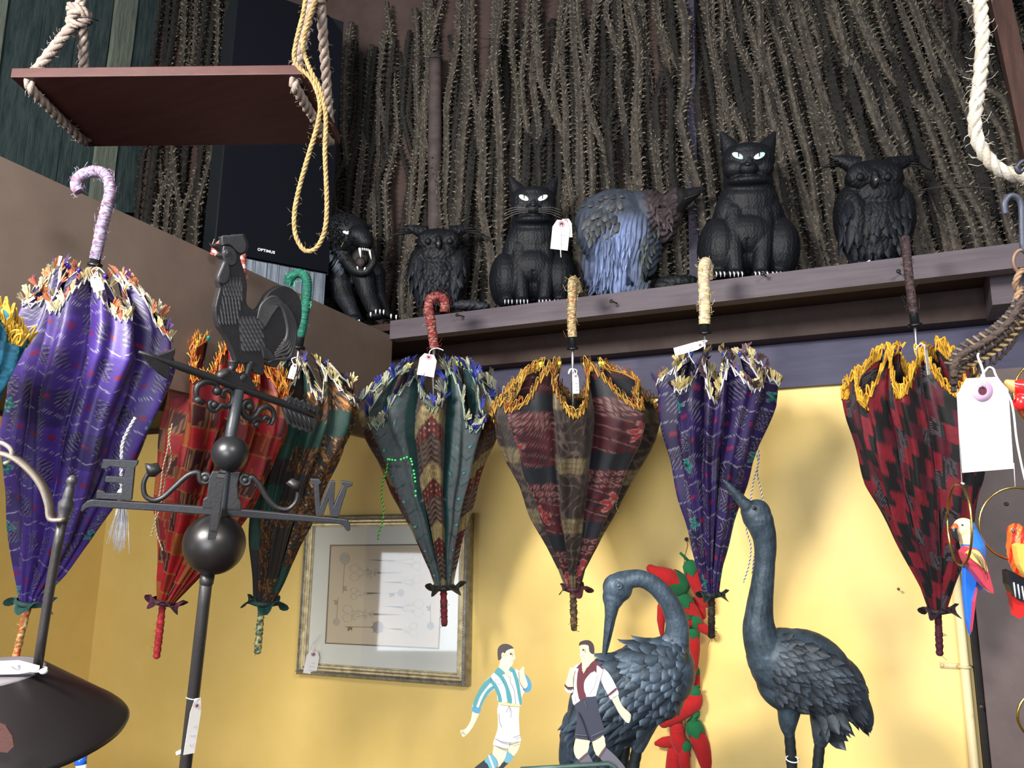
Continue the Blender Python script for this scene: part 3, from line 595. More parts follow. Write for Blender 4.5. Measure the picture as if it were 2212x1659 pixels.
def dF(px, py): return dX(px, py, XF+.03)
def dX(px, py, X): return X/ray(px, py).x
U1 = umbrella('large royal purple umbrella with orange and cream tufts hung by a lilac wrapped handle', 1.18, (212, 596), (62, 1302), (30, 1436),
    [(560, 100, 300), (600, 92, 330), (650, 75, 355), (700, 62, 376), (760, 46, 380), (850, 34, 345), (950, 22, 300), (1050, 22, 255), (1150, 28, 196), (1230, 34, 140), (1280, 40, 98), (1310, 45, 84)], pat_purple,
    [(205, 560), (212, 530), (220, 490), (230, 450), (238, 412), (230, 380), (205, 370), (175, 380), (164, 400), (172, 414)], TUFT_U1, seed=3, n=8, phase=.25, dip=.13, amp=.34, collar=(206, 566, 1.0), tie=(60, 132, 122),
    ferrcol=[(206, 60, 40), (190, 150, 90), (140, 90, 50), (214, 190, 130)], mat=M_satin, hcols=[(134, 126, 150), (112, 102, 130), (150, 142, 164), (130, 84, 100), (90, 80, 110)], hr=12, beads=(58, 42, 140), wisps=30, dtop=1.20)
U2 = umbrella('bright red and copper plaid umbrella hanging behind the rooster weathervane', 1.60, (498, 748), (352, 1300), (338, 1422),
    [(700, 392, 590), (760, 366, 625), (820, 362, 640), (900, 360, 628), (980, 350, 596), (1050, 344, 560), (1120, 342, 520), (1200, 342, 462), (1260, 340, 410), (1300, 340, 376)], pat_red,
    [(510, 690), (516, 640), (522, 590), (522, 550), (508, 528), (486, 524), (468, 536), (462, 552)], GOLDM, seed=5, phase=.9, dip=.15, amp=.4, tie=(120, 44, 84), ferrcol=[(150, 30, 40), (170, 40, 44), (130, 26, 34)], mat=M_satin,
    hcols=[(150, 34, 34), (190, 90, 80), (110, 60, 50), (220, 190, 180)], hr=9, beads=(20, 120, 110), collar=(508, 700, 1.0), dtop=1.62)
U3 = umbrella('black green and copper sequin umbrella with a green handle right of the rooster', 1.72, (642, 780), (566, 1302), (556, 1412),
    [(740, 580, 700), (800, 566, 762), (850, 560, 776), (900, 556, 768), (960, 550, 745), (1030, 540, 712), (1100, 536, 682), (1180, 540, 646), (1250, 546, 616), (1300, 548, 592)], pat_green,
    [(648, 728), (654, 700), (660, 660), (664, 620), (660, 598), (644, 590), (628, 600), (622, 616)], TUFT_TAN, seed=8, phase=.1, dip=.16, amp=.36, tie=(20, 92, 84), ferrcol=[(10, 76, 66), (190, 180, 130), (16, 96, 84), (120, 90, 60)],
    hcols=[(14, 92, 74), (10, 80, 64), (18, 106, 86)], hr=10, beads=(44, 60, 160), collar=(645, 744, 1.0), dtop=1.74, wispcol=(60, 176, 140))
d4 = dY(950, 1000, YS-.10)
U4 = umbrella('teal grey and brown chevron umbrella with blue tufts and a red handle', d4, (935, 792), (958, 1268), (960, 1352),
    [(740, 836, 1040), (790, 812, 1066), (840, 786, 1086), (880, 776, 1088), (930, 788, 1076), (1000, 820, 1048), (1060, 848, 1028), (1120, 878, 1012), (1180, 906, 994), (1230, 928, 984), (1268, 940, 978)], pat_teal,
    [(938, 752), (934, 720), (930, 690), (926, 664), (930, 646), (946, 640), (960, 650), (960, 674)], TUFT_BLUE, seed=12, phase=-2.745, dip=.22, amp=.42, tie=(60, 56, 40), ferrcol=[(60, 40, 30), (130, 24, 44), (110, 20, 36), (90, 50, 50)],
    hcols=[(120, 34, 36), (104, 22, 30), (150, 100, 90), (96, 40, 34)], hr=10, beads=(190, 196, 90), dtop=d4-.02, wr=.06)
d5 = dY(1240, 1000, YS-.09)
U5 = umbrella('dark red floral and brown lace umbrella with golden fringe and yellow pins', d5, (1237, 792), (1238, 1272), (1240, 1362),
    [(730, 1120, 1350), (780, 1094, 1376), (830, 1072, 1404), (870, 1062, 1418), (900, 1066, 1420), (950, 1082, 1404), (1000, 1100, 1378), (1060, 1126, 1350), (1120, 1154, 1320), (1180, 1184, 1292), (1230, 1208, 1264), (1270, 1222, 1254)], pat_patch,
    [(1237, 728), (1235, 700), (1235, 670), (1236, 640), (1236, 618, .01), (1238, 606, .028), (1244, 612, .045), (1250, 632, .05)], GOLD2, seed=21, phase=-1.96, dip=.2, amp=.42, tie=(104, 26, 52), ferrcol=[(70, 50, 34), (50, 46, 34), (120, 90, 50)],
    hcols=[(176, 160, 116), (150, 96, 56), (190, 180, 140), (130, 124, 90)], hr=9.5, beads=(206, 204, 70), collar=(1237, 748, .8), dtop=d5-.02, wr=.06, topd=0)
d6 = dY(1530, 1000, YS-.08)
U6 = umbrella('smaller deep purple umbrella with tan tufts and a cream cloth wrapped handle', d6, (1523, 772), (1537, 1284), (1537, 1378),
    [(730, 1452, 1630), (780, 1434, 1660), (830, 1428, 1668), (880, 1434, 1660), (940, 1444, 1640), (1000, 1456, 1618), (1080, 1472, 1596), (1150, 1488, 1578), (1220, 1506, 1560), (1284, 1520, 1552)], lambda k, u, h, w: pat_purple(k, u, h, w, 58., .66),
    [(1522, 700), (1522, 670), (1522, 640), (1520, 600), (1521, 578, .01), (1524, 568, .025), (1528, 580, .04), (1528, 604, .045)], dict(TUFT_TAN, braid=(226, 224, 226)), seed=31, phase=.2, dip=.13, amp=.38, tie=(20, 52, 50), ferrcol=[(44, 34, 30), (60, 46, 36), (34, 30, 28)],
    hcols=[(206, 190, 142), (216, 204, 170), (190, 170, 120), (176, 150, 160)], hr=12, beads=(40, 60, 150), collar=(1523, 714, .85), mat=M_satin, dtop=d6-.02)
d7 = dY(1990, 1000, YS-.08)
U7 = umbrella('red and black checked umbrella with yellow looped fringe at the right end of the shelf', d7, (1980, 758), (2026, 1318), (2030, 1416),
    [(700, 1880, 2060), (750, 1852, 2078), (800, 1836, 2090), (850, 1834, 2100), (900, 1846, 2106), (960, 1862, 2110), (1040, 1886, 2108), (1120, 1920, 2098), (1200, 1958, 2080), (1270, 1992, 2058), (1318, 2008, 2044)], pat_check,
    [(1974, 676), (1970, 650), (1966, 620), (1962, 585), (1959, 552, .01), (1957, 528, .02), (1956, 515, .03)], GOLD, seed=44, phase=.0, dip=.15, amp=.36, tie=(64, 30, 52), ferrcol=[(74, 20, 40), (60, 18, 34)],
    hcols=[(64, 48, 50), (48, 38, 44), (84, 60, 56)], hr=9, beads=(50, 40, 130), collar=(1976, 696, .9), dtop=d7-.02)
U8 = umbrella('turquoise umbrella with yellow looped fringe cut off by the left edge of the photo', .98, (-120, 640), (-250, 1240), (-275, 1330),
    [(540, -190, 20), (600, -220, 40), (660, -230, 52), (700, -232, 54), (760, -250, 30), (900, -280, -40), (1100, -290, -150), (1240, -270, -225)], pat_turq,
    [(-118, 600), (-110, 560), (-100, 500), (-92, 440), (-105, 405), (-135, 400), (-155, 425)], dict(GOLD, cols=[(222, 178, 60), (206, 160, 48)], h=26, r=2.4, step=5), seed=52, phase=.39, dip=.16, amp=.3, tie=(30, 90, 120), hcols=[(60, 120, 150)], dtop=1.0)
# umbrella tags and cords
price_tag(U4[0], (926, 771), (-.18, 1), 37, 48, d4-.12, .15, [(926, 771), (930, 757), (944, 752), (958, 757)])
price_tag(U5[0], (1243, 812), (.05, 1), 16, 44, d5-.12, .5, [(1243, 812), (1236, 796), (1228, 808), (1232, 797), (1246, 800), (1243, 812)])
price_tag(U6[0], (1512, 745), (-1, .28), 18, 66, d6-.1, .2, [(1512, 745), (1528, 736), (1505, 740), (1488, 762), (1500, 786)])
price_tag(U7[0], (2000, 752), (.12, 1), 26, 66, d7-.13, .9, [(2000, 752), (1990, 742), (1976, 756)])
price_tag(U3[0], (636, 790), (-.3, 1), 14, 34, 1.62, .6, [(636, 790), (630, 776), (640, 772)])
price_tag(U1[0], (205, 600), (.35, 1), 22, 34, 1.08, .4, [(205, 600), (198, 584), (212, 578), (226, 590)])
def cord(par, pts, d, c1, c2, r=1.7, name='cord', pitch=5):
    m = MB(); q = spline(pxs(pts, d), 6); twist_rope(m, q, r*d/F, c1, c2, strands=2, n=5, pitch=pitch); m.build(name, M_yarn, par)
cord(U1[0], [(292, 902), (276, 930), (264, 960), (262, 1000), (262, 1040), (263, 1066)], 1.14, (226, 224, 222), (190, 188, 190), 4)
m = MB(); q0 = at(262, 1064, 1.14)
for _ in range(60): a_ = random.gauss(0, 1); m.tube([q0+RT*random.uniform(-.003, .003), q0+RT*(.004*a_)-UP*.03+FW*random.uniform(-.003, .003), q0+RT*(.0075*a_-.004)-UP*random.uniform(.05, .084)], .0005, 3, (226, 224, 226))
m.ell(q0-UP*.004, (.006, .006, .010), (230, 228, 230), (RT, FW, UP)); m.build('tassel', M_yarn, U1[0])
cord(U2[0], [(372, 915), (366, 950), (370, 990), (358, 1030), (350, 1080), (334, 1130), (326, 1158)], 1.52, (222, 208, 180), (150, 130, 100))
cord(U2[0], [(366, 925), (362, 970), (352, 1010), (346, 1060), (336, 1110), (338, 1150), (352, 1190)], 1.51, (222, 208, 180), (150, 130, 100))
cord(U4[0], [(838, 1000), (834, 1020), (826, 1045), (824, 1075), (829, 1100), (826, 1130), (819, 1150), (816, 1166)], d4-.11, (90, 214, 60), (30, 60, 30), 1.8)
m = MB()
for q_ in range(16): p = spline(pxs([(838, 992), (860, 994), (884, 988), (892, 1010), (897, 1040), (898, 1078)], d4-.125), 4)[min(20, int(q_*1.3))]; m.ell(p, (.0026,)*3, (70, 220, 100), n=8, m=6)
m.build('green_beads', M_gloss, U4[0])
cord(U6[0], [(1626, 945), (1632, 975), (1638, 1000), (1628, 1040), (1620, 1090), (1612, 1140), (1622, 1180), (1618, 1220), (1606, 1258)], d6-.02, (232, 230, 232), (80, 76, 84))
cord(U6[0], [(1628, 945), (1640, 980), (1636, 1020), (1644, 1060), (1648, 1090), (1640, 1150), (1630, 1200), (1625, 1240)], d6-.01, (232, 230, 232), (80, 76, 84))
cord(U5[0], [(1333, 1060), (1335, 1075), (1330, 1090), (1336, 1108)], d5-.02, (190, 170, 120), (90, 70, 40), 1.5)
# ------------------------------------------------------------------ moulded figures: blobs fused by voxel remesh
CF = (RT, FW, UP)
def rot2(deg): c, s_ = math.cos(math.radians(deg)), math.sin(math.radians(deg)); return (RT*c+UP*s_, FW, UP*c-RT*s_)
class Blob:
    def __init__(s, d): s.d = d; s.s = d/F; s.mb = MB()
    def e(s, px, py, dd, rx, ry, rz=None, rot=0): rz = rz if rz is not None else (rx+ry)/2; s.mb.ell(at(px, py, s.d+dd*s.s), (rx*s.s, rz*s.s, ry*s.s), ax=rot2(rot), n=20, m=14)
    def c(s, pts, n=14, sub=6):
        P = [at(p[0], p[1], s.d+p[2]*s.s) for p in pts]; Q = spline(P, sub); r = []
        for i in range(len(P)-1):
            for k in range(sub): r.append((pts[i][3]*(1-k/sub)+pts[i+1][3]*k/sub)*s.s)
        r.append(pts[-1][3]*s.s); s.mb.tube(Q, r, n); s.mb.ell(Q[0], (r[0],)*3, n=12, m=8); s.mb.ell(Q[-1], (r[-1],)*3, n=12, m=8)
    def cone(s, b, t, r, dd=0, n=10):
        P = at(b[0], b[1], s.d+dd*s.s); T = at(t[0], t[1], s.d+(dd+(t[2] if len(t) > 2 else 0))*s.s); s.mb.tube([P, P.lerp(T, .5), T], [r*s.s, r*.6*s.s, r*.1*s.s], n)
    def mesh(s, voxel, smooth=6, fac=.6):
        me = bpy.data.meshes.new('b'); me.from_pydata(s.mb.v, [], s.mb.f); o = bpy.data.objects.new('b', me); COL.objects.link(o)
        r = o.modifiers.new('r', 'REMESH'); r.mode = 'VOXEL'; r.voxel_size = voxel*s.s; r.adaptivity = 0
        q = o.modifiers.new('s', 'SMOOTH'); q.factor = fac; q.iterations = smooth
        bpy.context.view_layer.update(); ev = bpy.data.meshes.new_from_object(o.evaluated_get(bpy.context.evaluated_depsgraph_get())); bpy.data.objects.remove(o)
        v = np.zeros(len(ev.vertices)*3); ev.vertices.foreach_get('co', v); v = v.reshape(-1, 3); nr = np.zeros(len(ev.vertices)*3); ev.vertices.foreach_get('normal', nr); nr = nr.reshape(-1, 3)
        f = [tuple(p.vertices) for p in ev.polygons]; bpy.data.meshes.remove(ev); s.V, s.N, s.Fc = v, nr, f; return v, nr, f
def topx(v):
    """world points -> photo pixels (only used to know where on a figure a point lies)"""
    z = v@np.array(FW); return IW/2+F*(v@np.array(RT))/z, IH/2-F*(v@np.array(UP))/z
def fin(B, name, mat, parent, col, disp=None, colf=None):
    v = B.V.copy(); x, y = topx(v)
    if disp is not None: v = v+B.N*(disp(x, y, v)*B.s)[:, None]
    C = np.zeros((len(v), 4)); C[:, :3] = lin(col)
    if colf is not None: colf(C, x, y, v, B.N)
    m = MB(); m.v = v.tolist(); m.f = B.Fc; m.c = C.tolist(); m.n = len(v); B.bvh = BVHTree.FromPolygons([tuple(q) for q in v], B.Fc); return m.build(name, mat, parent)
def fur(x, y, f=.9, a=1.):
    return a*np.sin(x*f+2.2*np.sin(y*.16))*np.sin(y*.31+1.3*np.sin(x*.21))
def feather(mb, p, nr, dr, L, W, c1, c2, lift=.12, n=5):
    """one overlapping feather plate lying on a surface"""
    dr = (dr-nr*dr.dot(nr)).normalized(); sd = nr.cross(dr); vs = []; cc = []
    for i in range(n+1):
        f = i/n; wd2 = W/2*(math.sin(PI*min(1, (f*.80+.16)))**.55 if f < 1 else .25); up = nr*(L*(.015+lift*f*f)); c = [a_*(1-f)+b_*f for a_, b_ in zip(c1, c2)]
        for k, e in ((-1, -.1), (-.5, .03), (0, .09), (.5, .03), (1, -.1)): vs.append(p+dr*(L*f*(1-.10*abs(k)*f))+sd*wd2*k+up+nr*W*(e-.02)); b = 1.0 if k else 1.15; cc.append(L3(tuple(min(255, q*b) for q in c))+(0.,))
    mb.add(vs, [(i*5+k, i*5+k+1, i*5+k+6, i*5+k+5) for i in range(n) for k in range(4)], np.array(cc))
def plume(B, mb, rows, c1, c2, sides=(1,), jit=.1, lift=.12):
    """rows: (x0,y0,x1,y1,count,dirx,diry,len,width) in photo pixels; cast onto the figure from its near side (and far side)"""
    o0 = Vector((0, 0, 0))
    for sd_ in sides:
        for ri, (x0, y0, x1, y1, cnt, dx, dy, L, W) in enumerate(rows):
            for i in range(cnt):
                f = (i+.5*(ri % 2))/max(1, cnt-.5); px = x0+(x1-x0)*f+random.gauss(0, W*jit); py = y0+(y1-y0)*f+random.gauss(0, W*jit); r = ray(px, py).normalized()
                if sd_ > 0: hit = B.bvh.ray_cast(o0, r)
                else: hit = B.bvh.ray_cast(r*(B.d*1.6), -r)
                if hit[0] is None: continue
                nr = hit[1]; 
                if nr.dot(r)*sd_ > 0: nr = -nr
                if abs(nr.dot(r)) < .12: continue
                b = random.uniform(.85, 1.12); feather(mb, hit[0]-nr*W*.04*B.s, nr, RT*dx-UP*dy+RT*random.gauss(0, .08), L*B.s*random.uniform(.9, 1.1), W*B.s, tuple(q*b for q in c1), tuple(min(255, q*b) for q in c2), lift)

BLK = (26, 29, 38)
def cat(label, d, cx, ear, base, s, tagged=False, tilt=0):
    """sitting cat; photo px: cx centre, ear tip row, base row"""
    B = Blob(d); H = base-ear; X = lambda u: cx+u*H; Yy = lambda v: base-v*H
    def e(u, v, w_, ru, rv, rw=None, rot=0): B.e(X(u), Yy(v), w_*H, ru*H, rv*H, (rw or (ru+rv)/2)*H, rot)
    e(0, .17, .06, .25, .18, .22); e(-.2, .2, -.02, .14, .22, .19); e(.2, .2, -.02, .14, .22, .19)
    e(0, .36, .04, .25, .26, .21); e(0, .5, .0, .205, .2, .17); e(0, .30, -.09, .19, .15, .12); e(0, .64, -.02, .168, .15, .145); e(-.13, .42, -.04, .1, .16, .1); e(.13, .42, -.04, .1, .16, .1)
    e(0, .80, -.06, .178, .12, .14); e(-.085, .745, -.1, .085, .07, .08); e(.085, .745, -.1, .085, .07, .08); e(0, .745, -.175, .062, .042, .05); e(0, .70, -.14, .055, .035, .05); e(0, .78, -.16, .028, .05, .05)
    e(0, .865, -.13, .1, .05, .06); e(0, .655, -.09, .14, .045, .12)
    for q in (-1, 1):
        B.cone((X(q*.115), Yy(.87)), (X(q*.185), Yy(1.0), 0), .07*H, -.03*H, 12)
        B.c([(X(q*.1), Yy(.45), -.08*H, .075*H), (X(q*.1), Yy(.25), -.14*H, .064*H), (X(q*.085), Yy(.06), -.19*H, .05*H)]); e(q*.085, .035, -.235, .06, .032, .075)
        B.c([(X(q*.25), Yy(.08), 0, .07*H), (X(q*.2), Yy(.035), -.14*H, .042*H)]); e(q*.19, .03, -.2, .055, .028, .065)
    B.mesh(2.0, 5); z0 = thing('black_cat_figure', label, 'figurine', at(cx, base, d))
    fin(B, 'body', M_fig, z0, BLK, lambda x, y, v: fur(x, y, .9, .45)+.5*np.exp(-((y-Yy(.57))/5)**2)-1.2*np.exp(-((y-Yy(.61))/4)**2)-3*np.exp(-(((x-cx)/(.012*H))**2))*((y > Yy(.28)) & (y < Yy(.05))))
    def surf(u, v): r = ray(X(u), Yy(v)).normalized(); h = B.bvh.ray_cast(Vector((0, 0, 0)), r); return h[0] if h[0] else at(X(u), Yy(v), d), (h[1] if h[0] else -FW)
    for q in (-1, 1):
        p, nr = surf(q*.073, .832); m = MB(); rr = B.s*H; pts = []
        for i in range(16):
            a = 2*PI*i/16; ex_, ey_ = math.cos(a)*.036, math.sin(a)*.022*(1 if math.sin(a) < 0 else .75); pts.append(p-FW*.008*rr/ .33*.3+RT*(ex_*rr)+UP*((ey_+q*ex_*.35)*rr)-FW*(.012*rr*(1-.6*abs(math.cos(a)))))
        ce = p-FW*(.02*rr); m.add([ce]+pts, [(0, i+1, (i+1) % 16+1) for i in range(16)], (176, 208, 198)); m.poly(pts, FW, .01*rr, (176, 208, 198)); eo = m.build('eye', M_gloss, z0); eo['label'] = 'pale green almond eye'
        m = MB(); m.ell(ce+UP*.004*rr+RT*q*-.003*rr, (.0045*rr, .003*rr, .016*rr), (12, 14, 14), CF, 8, 7); m.build('pupil', M_gloss, eo)
        # claws
        for (uu, k0) in ((q*.085, 4), (q*.19, 3)):
            for k in range(k0):
                u = uu+(k-(k0-1)/2)*.027; p, nr = surf(u, .038); m = MB(); m.tube([p+UP*.012*rr-FW*.004*rr, p-FW*.022*rr, p-FW*.02*rr-UP*.022*rr], [.006*rr, .005*rr, .0015*rr], 6, (214, 214, 216)); m.build('claw', M_gloss, z0)
    m = MB(); p, nr = surf(0, .775); m.ell(p-FW*.004*B.s*H, (.02*H*B.s, .012*H*B.s, .012*H*B.s), (16, 16, 20), CF); m.build('nose', M_gloss, z0)
    if tagged:
        m = MB()
        for q in (-1, 1):
            for k in range(4): p, nr = surf(q*.04, .75-.01*k); e_ = at(X(q*.22), Yy(.745-.022*k), d-.14*H*B.s); m.tube(spline([p, p.lerp(e_, .5)+UP*.004, e_-UP*.003], 3), .0006, 4, (120, 116, 110))
        m.build('whiskers', M_yarn, z0)
    return z0, B
dc1 = dY(1150, 600, 1.93); dc2 = dY(1610, 560, 1.93)
CAT1 = cat('smaller black cat figure with whiskers and a white tag at its neck', dc1, 1152, 380, 662, 1, True)
CAT2 = cat('larger black cat figure with pale green eyes sitting left of the right owl', dc2, 1616, 283, 604, 1)
price_tag(CAT1[0], (1213, 484), (-.1, 1), 38, 64, dc1-.14, .1, [(1213, 484), (1212, 500), (1211, 540), (1212, 556)]); 
price_tag(CAT1[0], (1222, 478), (.05, 1), 26, 40, dc1-.135, .1, None, False)

def owl(label, d, cx, top, base, wpx):
    B = Blob(d); H = base-top; X = lambda u: cx+u*wpx; Yy = lambda v: base-v*H
    def e(u, v, w_, ru, rv, rw, rot=0): B.e(X(u), Yy(v), w_*wpx, ru*wpx, rv*H, rw*wpx, rot)
    e(0, .36, 0, .44, .34, .36); e(0, .17, .0, .34, .18, .3); e(-.28, .4, -.03, .2, .32, .28, 6); e(.28, .4, -.03, .2, .32, .28, -6); e(0, .62, 0, .38, .2, .33); e(0, .78, -.02, .35, .17, .3); e(-.17, .8, -.18, .17, .12, .13); e(.17, .8, -.18, .17, .12, .13); e(0, .78, -.3, .05, .09, .07)
    for q in (-1, 1):
        B.cone((X(q*.2), Yy(.89)), (X(q*.56), Yy(.985), 4), .13*wpx, -.06*wpx, 10); e(q*.18, .02, -.24, .1, .03, .14)
    B.mesh(2.0, 5); z0 = thing('black_owl_figure', label, 'figurine', at(cx, base, d)); 
    fin(B, 'body', M_fig, z0, (22, 25, 33), lambda x, y, v: fur(x, y, .5, .8))
    for q in (-1, 1):
        m = MB()
        for k in range(4): p = at(X(q*(.34+.03*k)), Yy(.955-.018*k), d-.08*wpx*B.s); m.tube([p, p+RT*q*(14+6*(3-abs(k-3)))*B.s+UP*(6-3*k)*B.s, p+RT*q*(24+9*(3-abs(k-3)))*B.s+UP*(3-5*k)*B.s], [3*B.s, 2.2*B.s, .5*B.s], 5, (20, 20, 24))
        m.build('ear_tuft', M_fig, z0)
    m = MB(); rows = []
    for k in range(9): v = .60-.06*k; rows.append((X(-.26), Yy(v), X(.26), Yy(v), 7, 0, 1, H*.1, wpx*.1))
    for k in range(7):
        v = .6-.075*k
        for q in (-1, 1): rows.append((X(q*.28), Yy(v), X(q*.44), Yy(v-.02), 4, -q*.12, 1, H*.2, wpx*.11))
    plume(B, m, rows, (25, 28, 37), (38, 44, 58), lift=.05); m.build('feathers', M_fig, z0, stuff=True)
    for q in (-1, 1):
        r = ray(X(q*.17), Yy(.80)).normalized(); h = B.bvh.ray_cast(Vector((0, 0, 0)), r); p = h[0] or at(X(q*.17), Yy(.8), d); m = MB(); m.ell(p-FW*.001, (.05*wpx*B.s, .03*wpx*B.s, .05*wpx*B.s), (14, 14, 17), CF); m.build('eye', M_fig, z0)
    r = ray(X(0), Yy(.76)).normalized(); h = B.bvh.ray_cast(Vector((0, 0, 0)), r); p = h[0] or at(X(0), Yy(.76), d); m = MB(); m.tube([p+UP*.05*H*B.s, p-FW*.06*wpx*B.s, p-UP*.05*H*B.s-FW*.03*wpx*B.s], [.03*wpx*B.s, .04*wpx*B.s, .006*wpx*B.s], 8, (48, 48, 50)); m.build('beak', M_gloss, z0)
    return z0
owl('dull black horned owl figure between the snarling panther and the smaller cat', dY(945, 600, 1.95), 948, 484, 668, 138)
o2 = owl('larger black horned owl figure at the right end of the shelf', dY(1890, 540, 1.94), 1888, 334, 574, 176)
m = MB(); q = dY(1880, 566, YS+.02); m.poly([at(1868, 570, q), at(1872, 565, q), at(1879, 561, q), at(1881, 566, q), at(1880, 571, q)], FW, .003, (220, 222, 226)); tag(m.build('paper_scrap', M_paper, smooth=False), 'tiny white paper scrap on the shelf edge below the right owl', 'scrap')

# buzzard figure
db = dY(1360, 600, 1.94); B = Blob(db)
B.e(1345, 520, 5, 86, 104, 70, 12); B.e(1310, 500, 0, 66, 84, 62, 20); B.e(1330, 455, 0, 66, 46, 58, 0); B.e(1385, 450, 0, 60, 36, 46, -8); B.e(1330, 580, 10, 62, 56, 52, 0); B.e(1290, 580, 30, 34, 60, 30, 10)
B.c([(1400, 455, -6, 46), (1432, 466, -16, 42), (1450, 446, -20, 31), (1466, 430, -22, 25)]); B.e(1430, 492, -10, 34, 34, 32); B.c([(1455, 440, -22, 26), (1485, 424, -24, 17), (1512, 411, -24, 8), (1522, 409, -24, 4)]); B.e(1458, 452, -22, 20, 24, 22)
B.c([(1372, 560, -30, 22), (1376, 600, -40, 13), (1384, 622, -46, 11)]); B.c([(1352, 624, -50, 8), (1384, 626, -52, 9), (1402, 612, -50, 6)]); B.c([(1345, 560, -20, 24), (1340, 600, -34, 14), (1336, 630, -42, 10)])
B.mesh(2.1, 4); bz = thing('buzzard_figure', 'hunched grey buzzard figure, bluish daylight painted on, with a dark beak between the two cats', 'figurine', at(1350, 640, db))
def bzc(C, x, y, v, N):
    k = (x+4*np.sin(y*.4)+(y-440)*-.25 > 1394) & (y < 520); C[k, :3] = lin((64, 54, 58)); k = (x > 1462) & (y < 460); C[k, :3] = lin((26, 24, 27)); pass
    g_ = np.exp(-(((x-1335)+.25*(y-540))/46)**2)*np.clip((y-455)/50, 0, 1)*(x < 1400); C[:, :3] = C[:, :3]*(1-g_[:, None])+lin((140, 158, 206))*g_[:, None]  # bluish window highlight painted into the chest colour
fin(B, 'body', M_bz, bz, (70, 78, 92), lambda x, y, v: np.where(x < 1400, 2.2*np.clip((y-455)/40,0,1)*np.sin((x+.2*y)*.62+1.6*np.sin(y*.07+x*.05)), 1.8*np.sin((y*.9+x*.5)*.5+1.5*np.sin(x*.2)))*(x < 1462), bzc)
m = MB(); rows = [(1266+4*k, 470+14*k, 1330+3*k, 432+16*k, 6, -.35, 1, 26, 17) for k in range(4)]+[(1262, 420+14*k, 1350-8*k, 420+14*k, 7, -.25, 1, 22, 15) for k in range(2)]
plume(B, m, rows, (52, 54, 58), (104, 108, 112), lift=.16); rows = [(1296-2*k, 520+15*k, 1372-6*k, 500+15*k, 8, -.05, 1, 40, 8) for k in range(8)]; plume(B, m, rows, (100, 116, 152), (150, 168, 214), lift=.09)  # the pale blue chest feathers carry the same painted daylight
rows = [(1385, 515+13*k, 1425-4*k, 490+13*k, 5, -.1, 1, 24, 9) for k in range(7)]; plume(B, m, rows, (56, 62, 66), (92, 98, 98), lift=.12); rows = [(1404+4*k, 440+8*k, 1440+2*k, 430+12*k, 6, .3, 1, 26, 8) for k in range(5)]; plume(B, m, rows, (60, 48, 52), (86, 74, 76), lift=.1); m.build('feathers', M_bz, bz, stuff=True)
m = MB(); m.ell(at(1458, 430, db-.045), (.004,)*3, (12, 12, 14)); m.build('eye', M_gloss, bz)
m = MB(); m.tube(pxs([(1466, 434, -.052), (1495, 424, -.05), (1518, 414, -.035)], db), .0008, 4, (90, 88, 92)); m.build('beak_edge', M_bz, bz)
m = MB(); B2 = Blob(db+.02); B2.e(1466, 610, 0, 52, 16, 30); B2.e(1440, 618, -10, 30, 12, 20); B2.mesh(2.2, 4); o = fin(B2, 'base_rock', M_bz, bz, (34, 38, 42), lambda x, y, v: fur(x, y, .4, 1.5))
B2 = Blob(dY(1030, 655, 1.96)); B2.e(1012, 660, 0, 36, 12, 26); B2.e(1040, 662, -8, 20, 9, 16); B2.mesh(2., 4); fin(B2, 'grey_rock', M_bz, None, (58, 60, 66), lambda x, y, v: fur(x, y, .4, 1.2)); rk = bpy.data.objects['grey_rock']; tag(rk, 'low dark grey lump on the shelf right of the left owl', 'rock')

# snarling panther
dp_ = dY(780, 640, 1.90); B = Blob(dp_)
B.e(700, 560, 120, 60, 90, 100, 0); B.e(716, 520, 60, 44, 62, 60, 0); B.e(735, 580, 40, 42, 60, 52, 0)
B.e(748, 505, -6, 50, 44, 44, -20); B.e(722, 525, 10, 36, 42, 38, 0); B.e(778, 512, -34, 30, 22, 26, -24); B.e(762, 486, -8, 36, 20, 30, -22); B.e(788, 522, -44, 18, 14, 16, -20)
B.c([(742, 552, -10, 16), (764, 580, -26, 13), (782, 588, -34, 10)]); B.c([(800, 540, -26, 10), (806, 566, -30, 9), (792, 586, -34, 9)]); B.e(730, 560, 10, 26, 34, 26)
B.e(690, 490, 10, 14, 18, 8); B.cone((700, 492), (688, 468, 4), 15, 6); B.cone((788, 494), (806, 482, 4), 10, 10)
B.c([(735, 590, 20, 36), (740, 630, 0, 24), (758, 668, -20, 17), (770, 690, -30, 14)]); B.e(768, 690, -44, 18, 10, 24); B.c([(786, 600, 0, 26), (796, 640, -10, 19), (810, 672, -28, 16)]); B.e(812, 682, -40, 20, 10, 22)
B.c([(812, 590, 20, 22), (820, 640, 30, 15), (836, 680, 10, 10)])
B.mesh(1.7, 4); pt = thing('black_panther_figure', 'snarling black panther figure with bared white teeth at the left end of the shelf', 'figurine', at(775, 695, dp_))
def pc(C, x, y, v, N): k = (np.hypot(x-778, (y-556)*.9) < 22); C[k, :3] = lin((44, 34, 36)); k = (x < 738) & (y > 530) & (y < 580) & (x > 705); C[k, :3] = lin((56, 62, 74)); k = (y > 640) & (x < 768); C[k, :3] = lin((40, 46, 58))
fin(B, 'body', M_fig, pt, (26, 29, 38), lambda x, y, v: -.5*np.abs(np.sin((x-.5*y)*.5+1.6*np.sin(y*.2))), pc)
s_ = B.s
m = MB(); m.ell(at(778, 556, dp_-22*s_), (19*s_, 6*s_, 20*s_), (24, 16, 18), rot2(-15)); mo = m.build('mouth', M_fig, pt)
